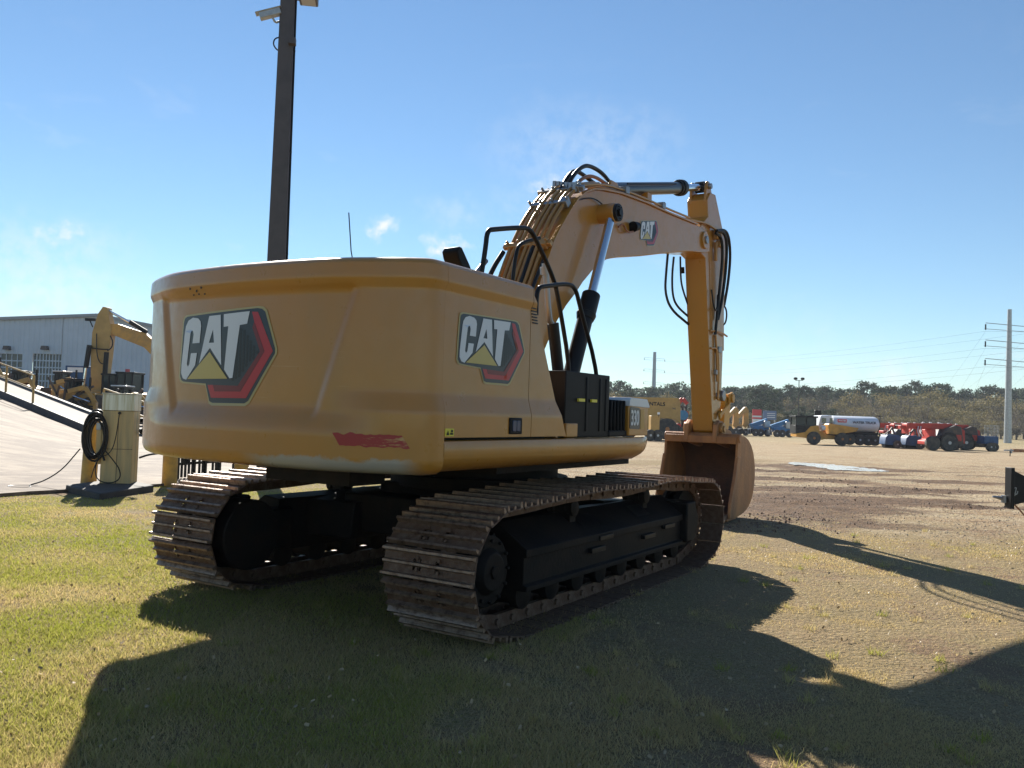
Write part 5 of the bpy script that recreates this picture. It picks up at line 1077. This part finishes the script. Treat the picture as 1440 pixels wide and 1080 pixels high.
# red telehandlers
Yt2 = gy(1322, 634.5)
def telehandler(lab, u, v, Y, first=None):
    if first:
        T = copy_tree(first); p = AT(u, v, Y); T.location = (p.x, Y, gz(p.x, Y)); T['label'] = lab; return T
    k = Y / FOC; T = plant('telehandler', lab, 'telehandler', u, v, Y, 'red telehandlers')
    part('boom', 'machine_red', T, lambda m: [m.bar((-52 * k, 0, 33 * k), (12 * k, 0, 34 * k), .7, 8 * k), m.bb(-53 * k, -50 * k, -.5, .5, 22 * k, 36 * k)], .05)
    part('boom_tip', 'machine_red', T, lambda m: m.bar((-60 * k, 0, 31 * k), (-51 * k, 0, 31 * k), .5, 5 * k), .03)
    part('carriage', 'machine_red', T, lambda m: m.prism([(-28 * k, 8 * k), (-28 * k, 13 * k), (-22 * k, 15 * k), (-22 * k, 29 * k), (-15 * k, 29 * k), (-14 * k, 12 * k), (-10 * k, 7 * k)], -.8, .8), .05)
    part('body', 'dark_machine', T, lambda m: m.prism([(-16 * k, 7 * k), (-12 * k, 20 * k), (0, 31 * k), (12 * k, 36 * k), (20 * k, 34 * k), (24 * k, 8 * k), (14 * k, 5 * k)], -.9, .9), .08)
    part('engine_box', 'machine_red', T, lambda m: m.prism([(2 * k, 16 * k), (3 * k, 23 * k), (18 * k, 23 * k), (18 * k, 14 * k)], -1.15, -.9), .05)
    part('rear_panel', 'machine_red', T, lambda m: m.prism([(20 * k, 10 * k), (20 * k, 32 * k), (26 * k, 30 * k), (27 * k, 11 * k)], -.7, .7), .05)
    part('mudguard', 'black_metal', T, lambda m: m.prism([(-12 * k, 14 * k), (-9 * k, 22 * k), (0, 26 * k), (8 * k, 24 * k), (12 * k, 15 * k), (9 * k, 16 * k), (0, 23 * k), (-7 * k, 19 * k)], -1.3, -.8))
    part('cab_frame', 'black_metal', T, lambda m: [m.bb(0, 8 * k, .1, .9, 35 * k, 37 * k), m.bb(0, .8 * k, .1, .2, 30 * k, 36 * k), m.bb(7.2 * k, 8 * k, .1, .2, 30 * k, 36 * k)])
    wheel((-21 * k, -1.0, 10 * k), 10 * k, .45, T, rim_m='dark_machine'); wheel((0, -1.1, 11.5 * k), 11.5 * k, .5, T, rim_m='rim_grey', rr=.5); wheel((23 * k, .8, 10 * k), 10 * k, .45, T, rim_m='dark_machine')
    for i in range(5): part('hydraulic_hose', 'truck_white' if i % 2 else 'machine_red', T, lambda m: m.tube([((-38 + i * 1.7) * k, -.4, 33 * k), ((-41 + i * 1.9) * k, -.6, 26 * k), ((-38 + i * 2.2) * k, -.55, 19 * k)], .035, 6, 2))
    for a, z_ in ((-8, 38), (-30, 38), (-20, 38.2)): part('lamp', 'truck_white', T, lambda m: m.bb(a * k, (a + 2.5) * k, -.4, -.2, z_ * k, (z_ + 1.3) * k))
    return T
t1 = telehandler('red telehandler nearest the camera, its long red boom pointing left', 1324, 634.5, Yt2)
telehandler('red telehandler second in the row, half hidden behind the nearest one', 1348, 632.5, Yt2 + 6, first=t1)
telehandler('red telehandler third in the row, its boom above the blue sweepers', 1300, 630.5, Yt2 + 10, first=t1)
telehandler('red telehandler farthest back, seen over the end of the tank truck', 1272, 628.5, Yt2 + 16, first=t1)
T = plant('compact_tractor', 'dark tractor with a red seat between the tank truck and the sweepers', 'tractor', 1258, 630.5, gy(1258, 630.5) + 2); k3 = gy(1258, 630.5) / FOC
part('body', 'dark_machine', T, lambda m: m.prism([(-16 * k3, 6 * k3), (-17 * k3, 18 * k3), (-6 * k3, 20 * k3), (0, 27 * k3), (12 * k3, 25 * k3), (16 * k3, 8 * k3)], -.7, .7), .08); part('engine_cover', 'machine_red', T, B(-20 * k3, -8 * k3, -.5, .5, 20 * k3, 24 * k3), .06); part('lamp', 'truck_white', T, lambda m: m.cyl((-6 * k3, -.8, 22 * k3), (-6 * k3, -.7, 22 * k3), 1.6 * k3, seg=12))
part('roll_bar', 'black_metal', T, lambda m: m.tube([(4 * k3, -.6, 20 * k3), (5 * k3, -.6, 32 * k3), (5 * k3, .6, 32 * k3), (4 * k3, .6, 20 * k3)], .05, 8)); wheel((-12 * k3, -.8, 6 * k3), 6 * k3, .35, T); wheel((8 * k3, -.8, 9 * k3), 9 * k3, .4, T)
# small blue tractor with wire cage at the right end
Yc = gy(1386, 634.5); kc = Yc / FOC; T = plant('trailer_cart', 'blue wire sided trailer at the right end of the row', 'trailer', 1386, 634.5, Yc)
part('box', 'machine_blue', T, B(-9 * kc, 11 * kc, -.8, .8, 10 * kc, 21 * kc), .04); part('frame', 'dark_machine', T, B(-14 * kc, 12 * kc, -.5, .5, 5 * kc, 10 * kc))
part('cage', 'galvanised', T, lambda m: [m.bb((-9 + i * 2) * kc - .01, (-9 + i * 2) * kc + .01, -.8, -.78, 20 * kc, 36 * kc) for i in range(11)] + [m.bb(-9 * kc, 11 * kc, -.8, -.78, (20 + j * 4) * kc, (20 + j * 4) * kc + .02) for j in range(5)])
for x in (-1, 5): wheel((x * kc, -.85 + .1 * x / 5, 6 * kc), 6 * kc, .35, T)
# light tower
Yl = gy(1122, 617) + 20; p = AT(1122, 610, Yl); T = thing('light_mast', 'slim yard light mast with two round lamp heads against the trees', 'light mast', (p.x, Yl, ZR)); zt = AT(1122, 535, Yl).z - ZR; kl = Yl / FOC
part('mast', 'pole_bronze', T, lambda m: m.cyl((0, 0, 0), (0, 0, zt), .09, .06, seg=8))
part('crossbar', 'pole_bronze', T, lambda m: m.bar((-5 * kl, 0, zt), (5 * kl, 0, zt), .08, .08))
for s_ in (-1, 1): part('lamp_head', 'black_metal', T, lambda m: m.lathe([(zt + .05, .08), (zt + .15, .28), (zt + .38, .26), (zt + .45, .1)], (s_ * 5 * kl, 0, 0), 'z', 14))
# pylons
def pylon(u, vb, vt, Y, r0, r1, arms, lab, aw, vbase=None, mt='galvanised'):
    a, b_ = AT(u, vb, Y), AT(u, vt, Y); T = thing('power_pole', lab, 'power pole', (a.x, Y, ZR)); H = b_.z - ZR
    part('mast', mt, T, lambda m: m.cyl((0, 0, -.2), (0, 0, H), r0, r1, seg=14))
    ends = []
    for va in arms:
        z = AT(u, va, Y).z - ZR
        part('crossarm', 'steel_grey', T, lambda m: [m.bar((-aw, 0, z + .3), (aw, 0, z - .1), .09, .09), m.bar((-aw, .4, z - .5), (aw, .3, z - .8), .07, .07)])
        for s_ in (-1, 1): part('insulator', 'black_metal', T, lambda m: m.cyl((s_ * aw, 0, z - .1 - s_ * .2), (s_ * aw, 0, z - .9 - s_ * .2), .1, seg=8)); ends.append(Vector((a.x + s_ * aw, Y, ZR + z - .9)))
    return ends
Yp = gy(1418, 623); e1 = pylon(1417, 622, 435, Yp, .52, .27, (458, 482, 508), 'thick pale grey power pole with three pairs of crossarms at the right edge', 3.4)
e2 = pylon(918.5, 575, 495, 330., .95, .6, (504, 520, 538), 'distant grey power pole above the trees left of the excavator stick', 4.0, mt='steel_grey')
e3 = [p + Vector((160, -70, 6)) for p in e1]
e4 = [Vector((60 + p.x * .1, 420, p.z + 4)) for p in e1]
def wire(a, b_, sag, r): return MB().tube([a.lerp(b_, f) - Vector((0, 0, sag * 4 * f * (1 - f))) for f in [i / 16 for i in range(17)]], r, 4)
WR = thing('power_lines', 'thin power lines sagging between the two power poles and on past the right edge', 'power lines')
for i in range(6):
    wire(e1[i], e2[i] , 2.0, .011).build('wire', 'wire_grey', WR); wire(e1[i], AT(1296 + 14 * i, 575, 420.), 2, .010).build('wire', 'wire_grey', WR); wire(e1[i], e3[i], 3, .011).build('wire', 'wire_grey', WR)
# hitch entering at the right edge
p = GP(1440, 716); T = thing('trailer_hitch', 'black steel trailer coupling plate with a chain entering at the right edge', 'trailer hitch', (0, 0, 0)); Yh = 12.3; kh = Yh / FOC
def W3(u, v, dy=0): q = AT(u, v, Yh); return Vector((q.x, Yh + dy, q.z))
mb = MB(); pl_ = [W3(1417.5, 657.5), W3(1416.5, 714), W3(1424, 711), W3(1450, 704), W3(1450, 674)]
mb.add(pl_ + [q + Vector((0, .04, 0)) for q in pl_], [(0, 1, 2, 3, 4), (9, 8, 7, 6, 5)] + [(i, (i + 1) % 5, (i + 1) % 5 + 5, i + 5) for i in range(5)])
mb.bar(W3(1417, 657, -.06), W3(1416, 714, -.06), .05, .16, up=(0, 1, 0)); mb.build('plate', 'black_metal', T, bev=.004)
part('drawbar', 'black_metal', T, lambda m: [m.bar(W3(1425, 690, .1), W3(1560, 684, .3), .14, .14), m.bar(W3(1556, 684, .3), W3(1556, 745, .3), .1, .1)])
part('tongue', 'steel_grey', T, lambda m: [m.tube([W3(1418, 702, .02), W3(1408, 700.5, .02), W3(1397, 698.5, .02)], [.035, .028, .014], 8), m.cyl(W3(1414, 697, .02), W3(1414, 707, .02), .05, seg=12)])
part('ring', 'galvanised', T, lambda m: m.tube([W3(1425.5 + 2.8 * math.cos(a) , 690 + 5 * math.sin(a), -.05) for a in [i * .5 for i in range(11)]] + [W3(1424, 697, -.05)], .007, 6))
mb = MB(); 
for i in range(22):
    c = W3(1426 + i * 1.05, 710 + i * 1.05 + (i * .08) ** 2, -.02); a_ = Matrix.Rotation(R_(90 * (i % 2)), 3, 'X') @ Matrix.Rotation(R_(45), 3, 'Y')
    mb.tube([c + Matrix.Rotation(R_(45), 3, 'Y') @ (Matrix.Rotation(R_(90 * (i % 2)), 3, 'X') @ Vector((.018 * math.cos(q), 0, .010 * math.sin(q)))) for q in [k * math.pi / 4 for k in range(9)]], .0035, 5)
mb.build('chain', 'bucket_steel', T)
p = GP(1425, 637, -.1); T = thing('trailer_hitch', 'rusty orange trailer tongue lying on the gravel at the right edge, farther back', 'trailer hitch', (p.x, p.y, gz(p.x, p.y) + .35))
k5 = p.y / FOC
part('beam', 'bucket_steel', T, B(0, 40 * k5, -.08, .08, -.06, .16)); part('coupler', 'steel_grey', T, lambda m: [m.bb(-13 * k5, 1 * k5, -.05, .05, .0, .1), m.bb(-4 * k5, -2 * k5, -.06, .06, -.15, .15)]); part('jack', 'black_metal', T, B(-5 * k5, -4.2 * k5, -.03, .03, -.36, .05))
# puddle
mb = MB(); pts = [(1106, 650.5), (1118, 649.5), (1135, 650.6), (1150, 652), (1170, 653.2), (1190, 655), (1215, 657.5), (1235, 660), (1250, 662.5), (1238, 663), (1215, 662.2), (1190, 661), (1172, 660.2), (1160, 658), (1140, 656.5), (1128, 654.2), (1112, 653)]
PQ = []
for i, (u, v) in enumerate(pts):
    u2, v2 = pts[(i + 1) % len(pts)]
    for j in range(5):
        f = j / 5; PQ.append((u + (u2 - u) * f + noise.noise(Vector((i + f * 3, 1.5, 0))) * 3.5, v + (v2 - v) * f + noise.noise(Vector((i * 1.7 + f * 4, 7.5, 0))) * .9))
vs = [GP(u, v, gz(10, 30) + .012) for u, v in PQ]; mb.add(vs, [tuple(t) for t in tessellate_polygon([[Vector((q.x, q.y, 0)) for q in vs]])])
pm = mat('puddle_water', (.80, .72, .62), .10, spec=1.0, bump=.35, bscale=5); tag(mb.build('puddle', 'puddle_water', flat=True), kind='structure')  # pale base colour paints in the bright sky reflected off the water
# ------------------------------------------------------------------ trees beyond the yard
def leaf_mat(name, c1, c2, tr=.25):
    m = bpy.data.materials.new(name); m.use_nodes = True; t = m.node_tree; b = t.nodes['Principled BSDF']; b.inputs['Roughness'].default_value = .38 if name == 'grass_blades' else .7; b.inputs['Specular IOR Level'].default_value = .6 if name == 'grass_blades' else .2
    a = N(t, 'ShaderNodeAttribute'); a.attribute_name = 'tint'; x = N(t, 'ShaderNodeMixRGB'); x.inputs[1].default_value = (*c1, 1); x.inputs[2].default_value = (*c2, 1); t.links.new(a.outputs['Fac'], x.inputs[0]); t.links.new(x.outputs[0], b.inputs['Base Color'])
    tl = N(t, 'ShaderNodeBsdfTranslucent'); t.links.new(x.outputs[0], tl.inputs[0]); ms = N(t, 'ShaderNodeMixShader'); ms.inputs[0].default_value = tr
    o = t.nodes['Material Output']; t.links.new(b.outputs[0], ms.inputs[1]); t.links.new(tl.outputs[0], ms.inputs[2]); t.links.new(ms.outputs[0], o.inputs[0]); MATS[name] = m
leaf_mat('pine_needles', (.020, .036, .022), (.072, .096, .052)); leaf_mat('bare_twigs', (.070, .062, .046), (.18, .155, .11)); leaf_mat('olive_leaves', (.13, .12, .055), (.28, .22, .09)); leaf_mat('grass_blades', (.29, .31, .04), (.55, .415, .20), .55)
def quads_mesh(name, pts, sz, tint, mt, r):
    n = len(pts); a = r.normal(size=(n, 3)); a /= np.linalg.norm(a, axis=1)[:, None]; b_ = r.normal(size=(n, 3)); b_ -= (a * b_).sum(1)[:, None] * a; b_ /= np.linalg.norm(b_, axis=1)[:, None]
    s = sz[:, None]; V = np.stack([pts - a * s - b_ * s * .5, pts + a * s - b_ * s * .6, pts + a * s * .8 + b_ * s * .6, pts - a * s * .7 + b_ * s * .5], 1).reshape(-1, 3)
    me = bpy.data.meshes.new(name); me.vertices.add(4 * n); me.vertices.foreach_set('co', V.ravel().astype(np.float32)); me.loops.add(4 * n); me.loops.foreach_set('vertex_index', np.arange(4 * n, dtype=np.int32)); me.polygons.add(n); me.polygons.foreach_set('loop_start', np.arange(0, 4 * n, 4, dtype=np.int32)); me.update(calc_edges=True)
    at = me.attributes.new('tint', 'FLOAT', 'POINT'); at.data.foreach_set('value', np.repeat(tint, 4).astype(np.float32)); me.materials.append(MATS[mt]); return me
def proto(kind, seed):
    r = np.random.default_rng(seed); rr = random.Random(seed); H = 1.0
    pts = []; sz = []; tn = []; limbs = MB()
    if kind == 'pine':
        limbs.tube([(0, 0, 0), (.01, 0, .5), (.0, .01, .97)], [.018, .013, .004], 6)
        nb = 26
        for k in range(nb):
            z = .42 + .56 * k / nb; L = (.20 * (1 - .75 * ((z - .42) / .56) ** 1.6)) * rr.uniform(.55, 1.15); a = rr.uniform(0, 6.28); e = (L * math.cos(a), L * math.sin(a), z + L * rr.uniform(.0, .4)); limbs.tube([(0, 0, z - .02), e], [.005, .002], 4)
            m = 55; c = r.normal(size=(m, 3)) * np.array([.042, .042, .022]) + np.array(e) * np.array([.85, .85, 1]); pts.append(c); sz.append(r.uniform(.010, .020, m)); tn.append(np.clip(r.normal(.35 + .4 * rr.random(), .2, m), 0, 1))
        mt = 'pine_needles'
    elif kind == 'bare':
        limbs.tube([(0, 0, 0), (.0, .01, .35)], [.02, .013], 6)
        for k in range(16):
            a = rr.uniform(0, 6.28); t_ = rr.uniform(.05, .42); z1 = rr.uniform(.6, 1.0); limbs.tube([(0, .01, rr.uniform(.2, .38)), (t_ * .5 * math.cos(a), t_ * .5 * math.sin(a), z1 * .7), (t_ * .8 * math.cos(a), t_ * .8 * math.sin(a), z1)], [.008, .005, .002], 4)
        for k in range(40):
            a = rr.uniform(0, 6.28); t_ = .33 * math.sqrt(rr.random()); z = .30 + .66 * rr.random() * (1 - t_ * .8); m = 28; c = r.normal(size=(m, 3)) * .045 + np.array([t_ * math.cos(a), t_ * math.sin(a), z]); pts.append(c); sz.append(r.uniform(.004, .012, m)); tn.append(np.clip(r.normal(rr.random(), .2, m), 0, 1))
        mt = 'bare_twigs'
    else:
        limbs.tube([(0, 0, 0), (.0, .01, .4)], [.022, .013], 6)
        for k in range(34):
            a = rr.uniform(0, 6.28); t_ = .30 * math.sqrt(rr.random()); z = .28 + .62 * rr.random() * (1 - t_ * .6); m = 50; c = r.normal(size=(m, 3)) * .05 + np.array([t_ * math.cos(a), t_ * math.sin(a), z]); pts.append(c); sz.append(r.uniform(.007, .018, m)); tn.append(np.clip(r.normal(rr.random(), .2, m), 0, 1))
            if k % 3 == 0: limbs.tube([(0, .01, .3), (t_ * math.cos(a), t_ * math.sin(a), z)], [.007, .002], 4)
        mt = 'olive_leaves'
    me = quads_mesh('crown', np.concatenate(pts), np.concatenate(sz), np.concatenate(tn), mt, r)
    T = thing({'pine': 'pine_tree', 'bare': 'bare_tree', 'olive': 'leafy_tree'}[kind], None, 'tree'); c = bpy.data.objects.new('crown', me); COL.objects.link(c); c.parent = T; limbs.build('trunk', 'bark', T); return T
PR = {k: [proto(k, 10 * i + j) for j in range(3)] for i, k in enumerate(('pine', 'bare', 'olive'))}
used = set(); LBL = {'pine': ('dark green pine crown in the tree line behind the yard', 'pines in the tree line'), 'bare': ('brown bare winter tree in the tree line behind the yard', 'bare trees in the tree line'), 'olive': ('olive yellow leafed tree in the tree line behind the yard', 'autumn trees in the tree line')}
rt = random.Random(5)
def top_v(u):   # outline of the tree line in the photograph
    tab = [(840, 536), (880, 536), (905, 548), (930, 543), (960, 536), (1010, 541), (1060, 537), (1100, 540), (1130, 538), (1170, 546), (1200, 541), (1225, 536), (1260, 541), (1310, 534), (1350, 548), (1375, 543), (1400, 542), (1440, 543), (1520, 545)]
    return pw(tab, u)
def add_tree(kind, u, Y, dv, wmul=1.0, back=0):
    idx = rt.randrange(3); src = PR[kind][idx]; T = src if (kind, idx) not in used else copy_tree(src); used.add((kind, idx))
    p = AT(u, 600, Y); zt = AT(u, top_v(u) + dv, Y).z; h = max(4, zt - ZR); T.location = (p.x, Y, ZR - .1); T.scale = (h * wmul, h * wmul, h); T.rotation_euler = (0, 0, rt.uniform(0, 6.28)); 
    kd_, gp_ = {'pine': ('dark green pine', 'pines'), 'bare': ('brown bare winter tree', 'bare trees'), 'olive': ('olive yellow leafed tree', 'autumn trees')}[kind]
    wh = [w_ for lim, w_ in ((965, 'left of the excavator stick'), (1035, 'just right of the excavator stick'), (1105, 'above the blue lifts'), (1165, 'behind the yellow articulated dump truck'), (1235, 'behind the white tank truck'), (1300, 'above the blue sweepers'), (1395, 'above the red telehandlers'), (9999, 'beside the thick grey power pole')) if u < lim][0]
    T['label'] = '%s, %s row, %s' % (kd_, ('back', 'middle', 'front', 'nearest')[back], wh); T['group'] = '%s of the %s row %s' % (gp_, ('back', 'middle', 'front', 'nearest')[back], wh)
u = 836
while u < 1530:
    add_tree('pine', u + rt.uniform(-4, 4), rt.uniform(235, 265), rt.uniform(-3, 8), rt.uniform(.95, 1.3), 0); u += 10.5
u = 838
while u < 1530:
    k = 'pine' if (u < 1120 and rt.random() < .6) else ('bare' if rt.random() < .55 else ('olive' if rt.random() < .7 else 'pine')); add_tree(k, u + rt.uniform(-4, 4), rt.uniform(200, 228), rt.uniform(6, 20), rt.uniform(1.0, 1.35), 1); u += 11
u = 842
while u < 1530:
    k = rt.choice(('bare', 'bare', 'olive')) if u > 1180 else rt.choice(('pine', 'pine', 'bare')); add_tree(k, u + rt.uniform(-4, 4), rt.uniform(168, 190), rt.uniform(24, 42), rt.uniform(1.2, 1.7), 2); u += 11
u = 845
while u < 1530:
    k = rt.choice(('bare', 'olive', 'bare')) if u > 1150 else rt.choice(('pine', 'olive', 'pine', 'bare')); add_tree(k, u + rt.uniform(-4, 4), rt.uniform(158, 168), rt.uniform(46, 56), rt.uniform(1.8, 2.6), 3); u += 14
# far wood closing the gaps
r = np.random.default_rng(3); n = 60000; uu = r.uniform(-60, 330, n); yy = 285 + r.uniform(0, 40, n); hh = np.array([(AT(720 + x / y * FOC, top_v(min(max(720 + x / y * FOC, 840), 1520)) + 10, y).z - ZR) for x, y in zip(uu[:600], yy[:600])]); hm = float(np.median(hh)); zz = ZR + r.beta(1.3, 1.1, n) * hm * (.85 + .2 * np.sin(uu * .35) * np.sin(uu * .11 + 1))
me = quads_mesh('far_wood', np.stack([uu, yy, zz], 1), r.uniform(.3, .7, n), r.uniform(0, 1, n), 'pine_needles', r); o = bpy.data.objects.new('far_wood', me); COL.objects.link(o); tag(o, 'far dark wood closing the view behind the tree line', 'wood', kind='stuff')
# ------------------------------------------------------------------ turf and stones
def scatter_grass(n):
    r = np.random.default_rng(11); px = r.uniform(-60, 1500, n * 2); d = 2.9 * (20 / 2.9) ** r.uniform(0, 1, n * 2) ; x = (px - 720) / FOC * d; y = d
    keep = []; tint = []
    for i in range(len(x)):
        xi, yi = float(x[i]), float(y[i])
        if xi < -6.2 and (yi > 13.6 + (xi + 8.03) * 1.57): continue
        if -8.2 < xi < -6.2 and 13.5 < yi < 15.6 and yi > 13.6 + abs(xi + 6.9) * .5: continue
        g = grass_amt(xi, yi); nn = noise.noise(Vector((xi * 1.3, yi * 1.3, 4))) * .5 + .5
        pa = noise.noise(Vector((xi * .55, yi * .55, 12))) + .6 * noise.noise(Vector((xi * 2.1, yi * 2.1, 2))) + (.40 if xi > 1 else .05) - .25 * ss(-1, -4, xi)
        if r.random() < g * (.30 + .9 * nn) * (1 - .92 * ss(.0, .38, pa)): keep.append(i); tint.append((.60 + .32 * ss(-2, 1.5, xi) if xi > -2 else .36) - .45 * math.exp(-((xi - 4.6) / 2.2) ** 2 - ((yi - 11.4) / .8) ** 2) + .5 * ss(-.3, .4, pa) + .75 * noise.noise(Vector((xi * .8, yi * .8, 8))) + r.normal() * .22 + (.12 if xi > 0 else -.08))
        if len(keep) >= n: break
    k = len(keep); x = x[keep]; y = y[keep]; tint = np.clip(np.array(tint), 0, 1); h = r.uniform(.010, .034, k) * (1 + 1.0 * (r.random(k) > .93)) * np.clip(9 / y, .55, 1) * np.where(x > 1.2, .55, 1); w_ = r.uniform(.0018, .0034, k) * np.clip(y / 5.5, 1, 2.2)
    # scattered taller tufts
    nt_ = 260; td = 3.0 * (13 / 3.0) ** r.random(nt_); tu = (r.uniform(-40, 1480, nt_) - 720) / FOC * td; tk = [i for i in range(nt_) if not (tu[i] < -5.8 and td[i] > 12)]; td, tu = td[tk], tu[tk]; nb_ = 34
    tx = np.repeat(tu, nb_) + r.normal(size=len(tu) * nb_) * .028; ty = np.repeat(td, nb_) + r.normal(size=len(tu) * nb_) * .028; tt = np.clip(np.repeat(r.random(len(tu)), nb_) + r.normal(size=len(tx)) * .15, 0, 1)
    x = np.concatenate([x, tx]); y = np.concatenate([y, ty]); tint = np.concatenate([tint, tt]); h = np.concatenate([h, r.uniform(.025, .075, len(tx))]); w_ = np.concatenate([w_, r.uniform(.002, .0035, len(tx))]); k = len(x)
    z = np.array([gdisp(float(a), float(b_)) for a, b_ in zip(x, y)]) - .014
    a = r.uniform(0, 2 * np.pi, k); ln = r.uniform(.2, 1.1, k) * h; lx, ly = np.cos(a) * ln, np.sin(a) * ln; b2 = r.uniform(0, 2 * np.pi, k); wx, wy = np.cos(b2) * w_, np.sin(b2) * w_
    tint = np.clip(tint + r.normal(size=k) * .1, 0, 1); V = np.stack([np.stack([x - wx, y - wy, z], 1), np.stack([x + wx, y + wy, z], 1), np.stack([x + lx, y + ly, z + h], 1)], 1).reshape(-1, 3)
    me = bpy.data.meshes.new('grass'); me.vertices.add(3 * k); me.vertices.foreach_set('co', V.ravel().astype(np.float32)); me.loops.add(3 * k); me.loops.foreach_set('vertex_index', np.arange(3 * k, dtype=np.int32)); me.polygons.add(k); me.polygons.foreach_set('loop_start', np.arange(0, 3 * k, 3, dtype=np.int32)); me.update(calc_edges=True)
    at = me.attributes.new('tint', 'FLOAT', 'POINT'); at.data.foreach_set('value', np.repeat(tint, 3).astype(np.float32)); me.materials.append(MATS['grass_blades']); o = bpy.data.objects.new('grass', me); COL.objects.link(o); tag(o, 'short mixed green and straw turf round the excavator', 'grass', kind='stuff')
scatter_grass(560000)
mat('stone', (.38, .33, .26), .85, var=.45, vscale=1.2)
mat('mud', (.115, .065, .042), .75, col2=(.19, .115, .075), vscale=6, bump=.6)
def scatter_stones(name, n, fn, smin, smax, mt, lab, cat):
    r = np.random.default_rng(len(name)); ico = [(0, 0, 1), (.9, 0, .2), (.28, .86, .2), (-.73, .53, .2), (-.73, -.53, .2), (.28, -.86, .2), (0, 0, -.6)]; fc = [(0, 1, 2), (0, 2, 3), (0, 3, 4), (0, 4, 5), (0, 5, 1), (6, 2, 1), (6, 3, 2), (6, 4, 3), (6, 5, 4), (6, 1, 5)]
    base = np.array(ico); V = []; F = []
    c = 0
    for _ in range(n):
        q = fn(r)
        if q is None: continue
        x, y = q; s = smin * (smax / smin) ** (r.random() ** 2); v = base * r.uniform(.6, 1.2, 3) * s * (1 + .25 * r.normal(size=(7, 1))); a = r.uniform(0, 6.28); v[:, 0], v[:, 1] = v[:, 0] * math.cos(a) - v[:, 1] * math.sin(a), v[:, 0] * math.sin(a) + v[:, 1] * math.cos(a)
        V += (v + np.array([x, y, gdisp(x, y) - .012 + s * .25])).tolist(); F += [tuple(i + c for i in f) for f in fc]; c += 7
    me = bpy.data.meshes.new(name); me.from_pydata(V, [], F); me.materials.append(MATS[mt]); o = bpy.data.objects.new(name, me); COL.objects.link(o); tag(o, lab, cat, kind='stuff')
def f1(r):
    d = 9.5 * (34 / 9.5) ** r.random(); u = r.uniform(640, 1480); x = (u - 720) / FOC * d
    return (x, d) if grass_amt(x, d) < .55 + .3 * r.random() else None
scatter_stones('gravel', 15000, f1, .005, .016, 'stone', 'loose pale gravel over the yard beyond the grass', 'gravel')
def f2(r):
    cxs = ((3.9, 12.9, .8, .7), (4.6, 14.2, .8, .6), (7.6, 20.2, 1.8, .9), (10.4, 21.4, 1.6, .7), (8.2, 23.5, 2.5, .7), (9.8, 17.2, 1.3, .35), (6.2, 17.5, 1.8, .8), (8.9, 27.5, 2.2, .8)); q = cxs[r.integers(len(cxs))]
    return (q[0] + r.normal() * q[2] * .6, q[1] + r.normal() * q[3] * .6)
scatter_stones('mud_clods', 1500, f2, .008, .030, 'mud', 'dark red mud clods churned up in front of the bucket and along the ruts', 'mud')
r = np.random.default_rng(21); k = 900; d = 3.2 * (14 / 3.2) ** r.random(k); x = (r.uniform(-40, 1480, k) - 720) / FOC * d
ok = [i for i in range(k) if not (x[i] < -6 and d[i] > 12.5)]; x, d = x[ok], d[ok]; pts = np.stack([x, d, np.array([gdisp(float(a), float(b_)) + .012 for a, b_ in zip(x, d)])], 1)
mat('dry_leaf', (.42, .30, .17), .7, var=.5, vscale=3); me = quads_mesh('dead_leaves', pts, r.uniform(.005, .016, len(pts)), r.random(len(pts)), 'dry_leaf', r); o = bpy.data.objects.new('dead_leaves', me); COL.objects.link(o); tag(o, 'small dry leaves scattered on the turf', 'leaves', kind='stuff')
# ------------------------------------------------------------------ haze in the air
hz = MB(); hz.bb(-900, 900, -80, 900, -3.0, 60); hm_ = bpy.data.materials.new('haze_air'); hm_.use_nodes = True; t = hm_.node_tree; t.nodes.remove(t.nodes['Principled BSDF'])
v_ = N(t, 'ShaderNodeVolumePrincipled', Density=.0003); v_.inputs['Color'].default_value = (.86, .92, 1, 1); v_.inputs['Anisotropy'].default_value = .0; t.links.new(v_.outputs[0], t.nodes['Material Output'].inputs['Volume']); MATS['haze_air'] = hm_
HZ = hz.build('haze', 'haze_air', flat=True); tag(HZ, kind='stuff')
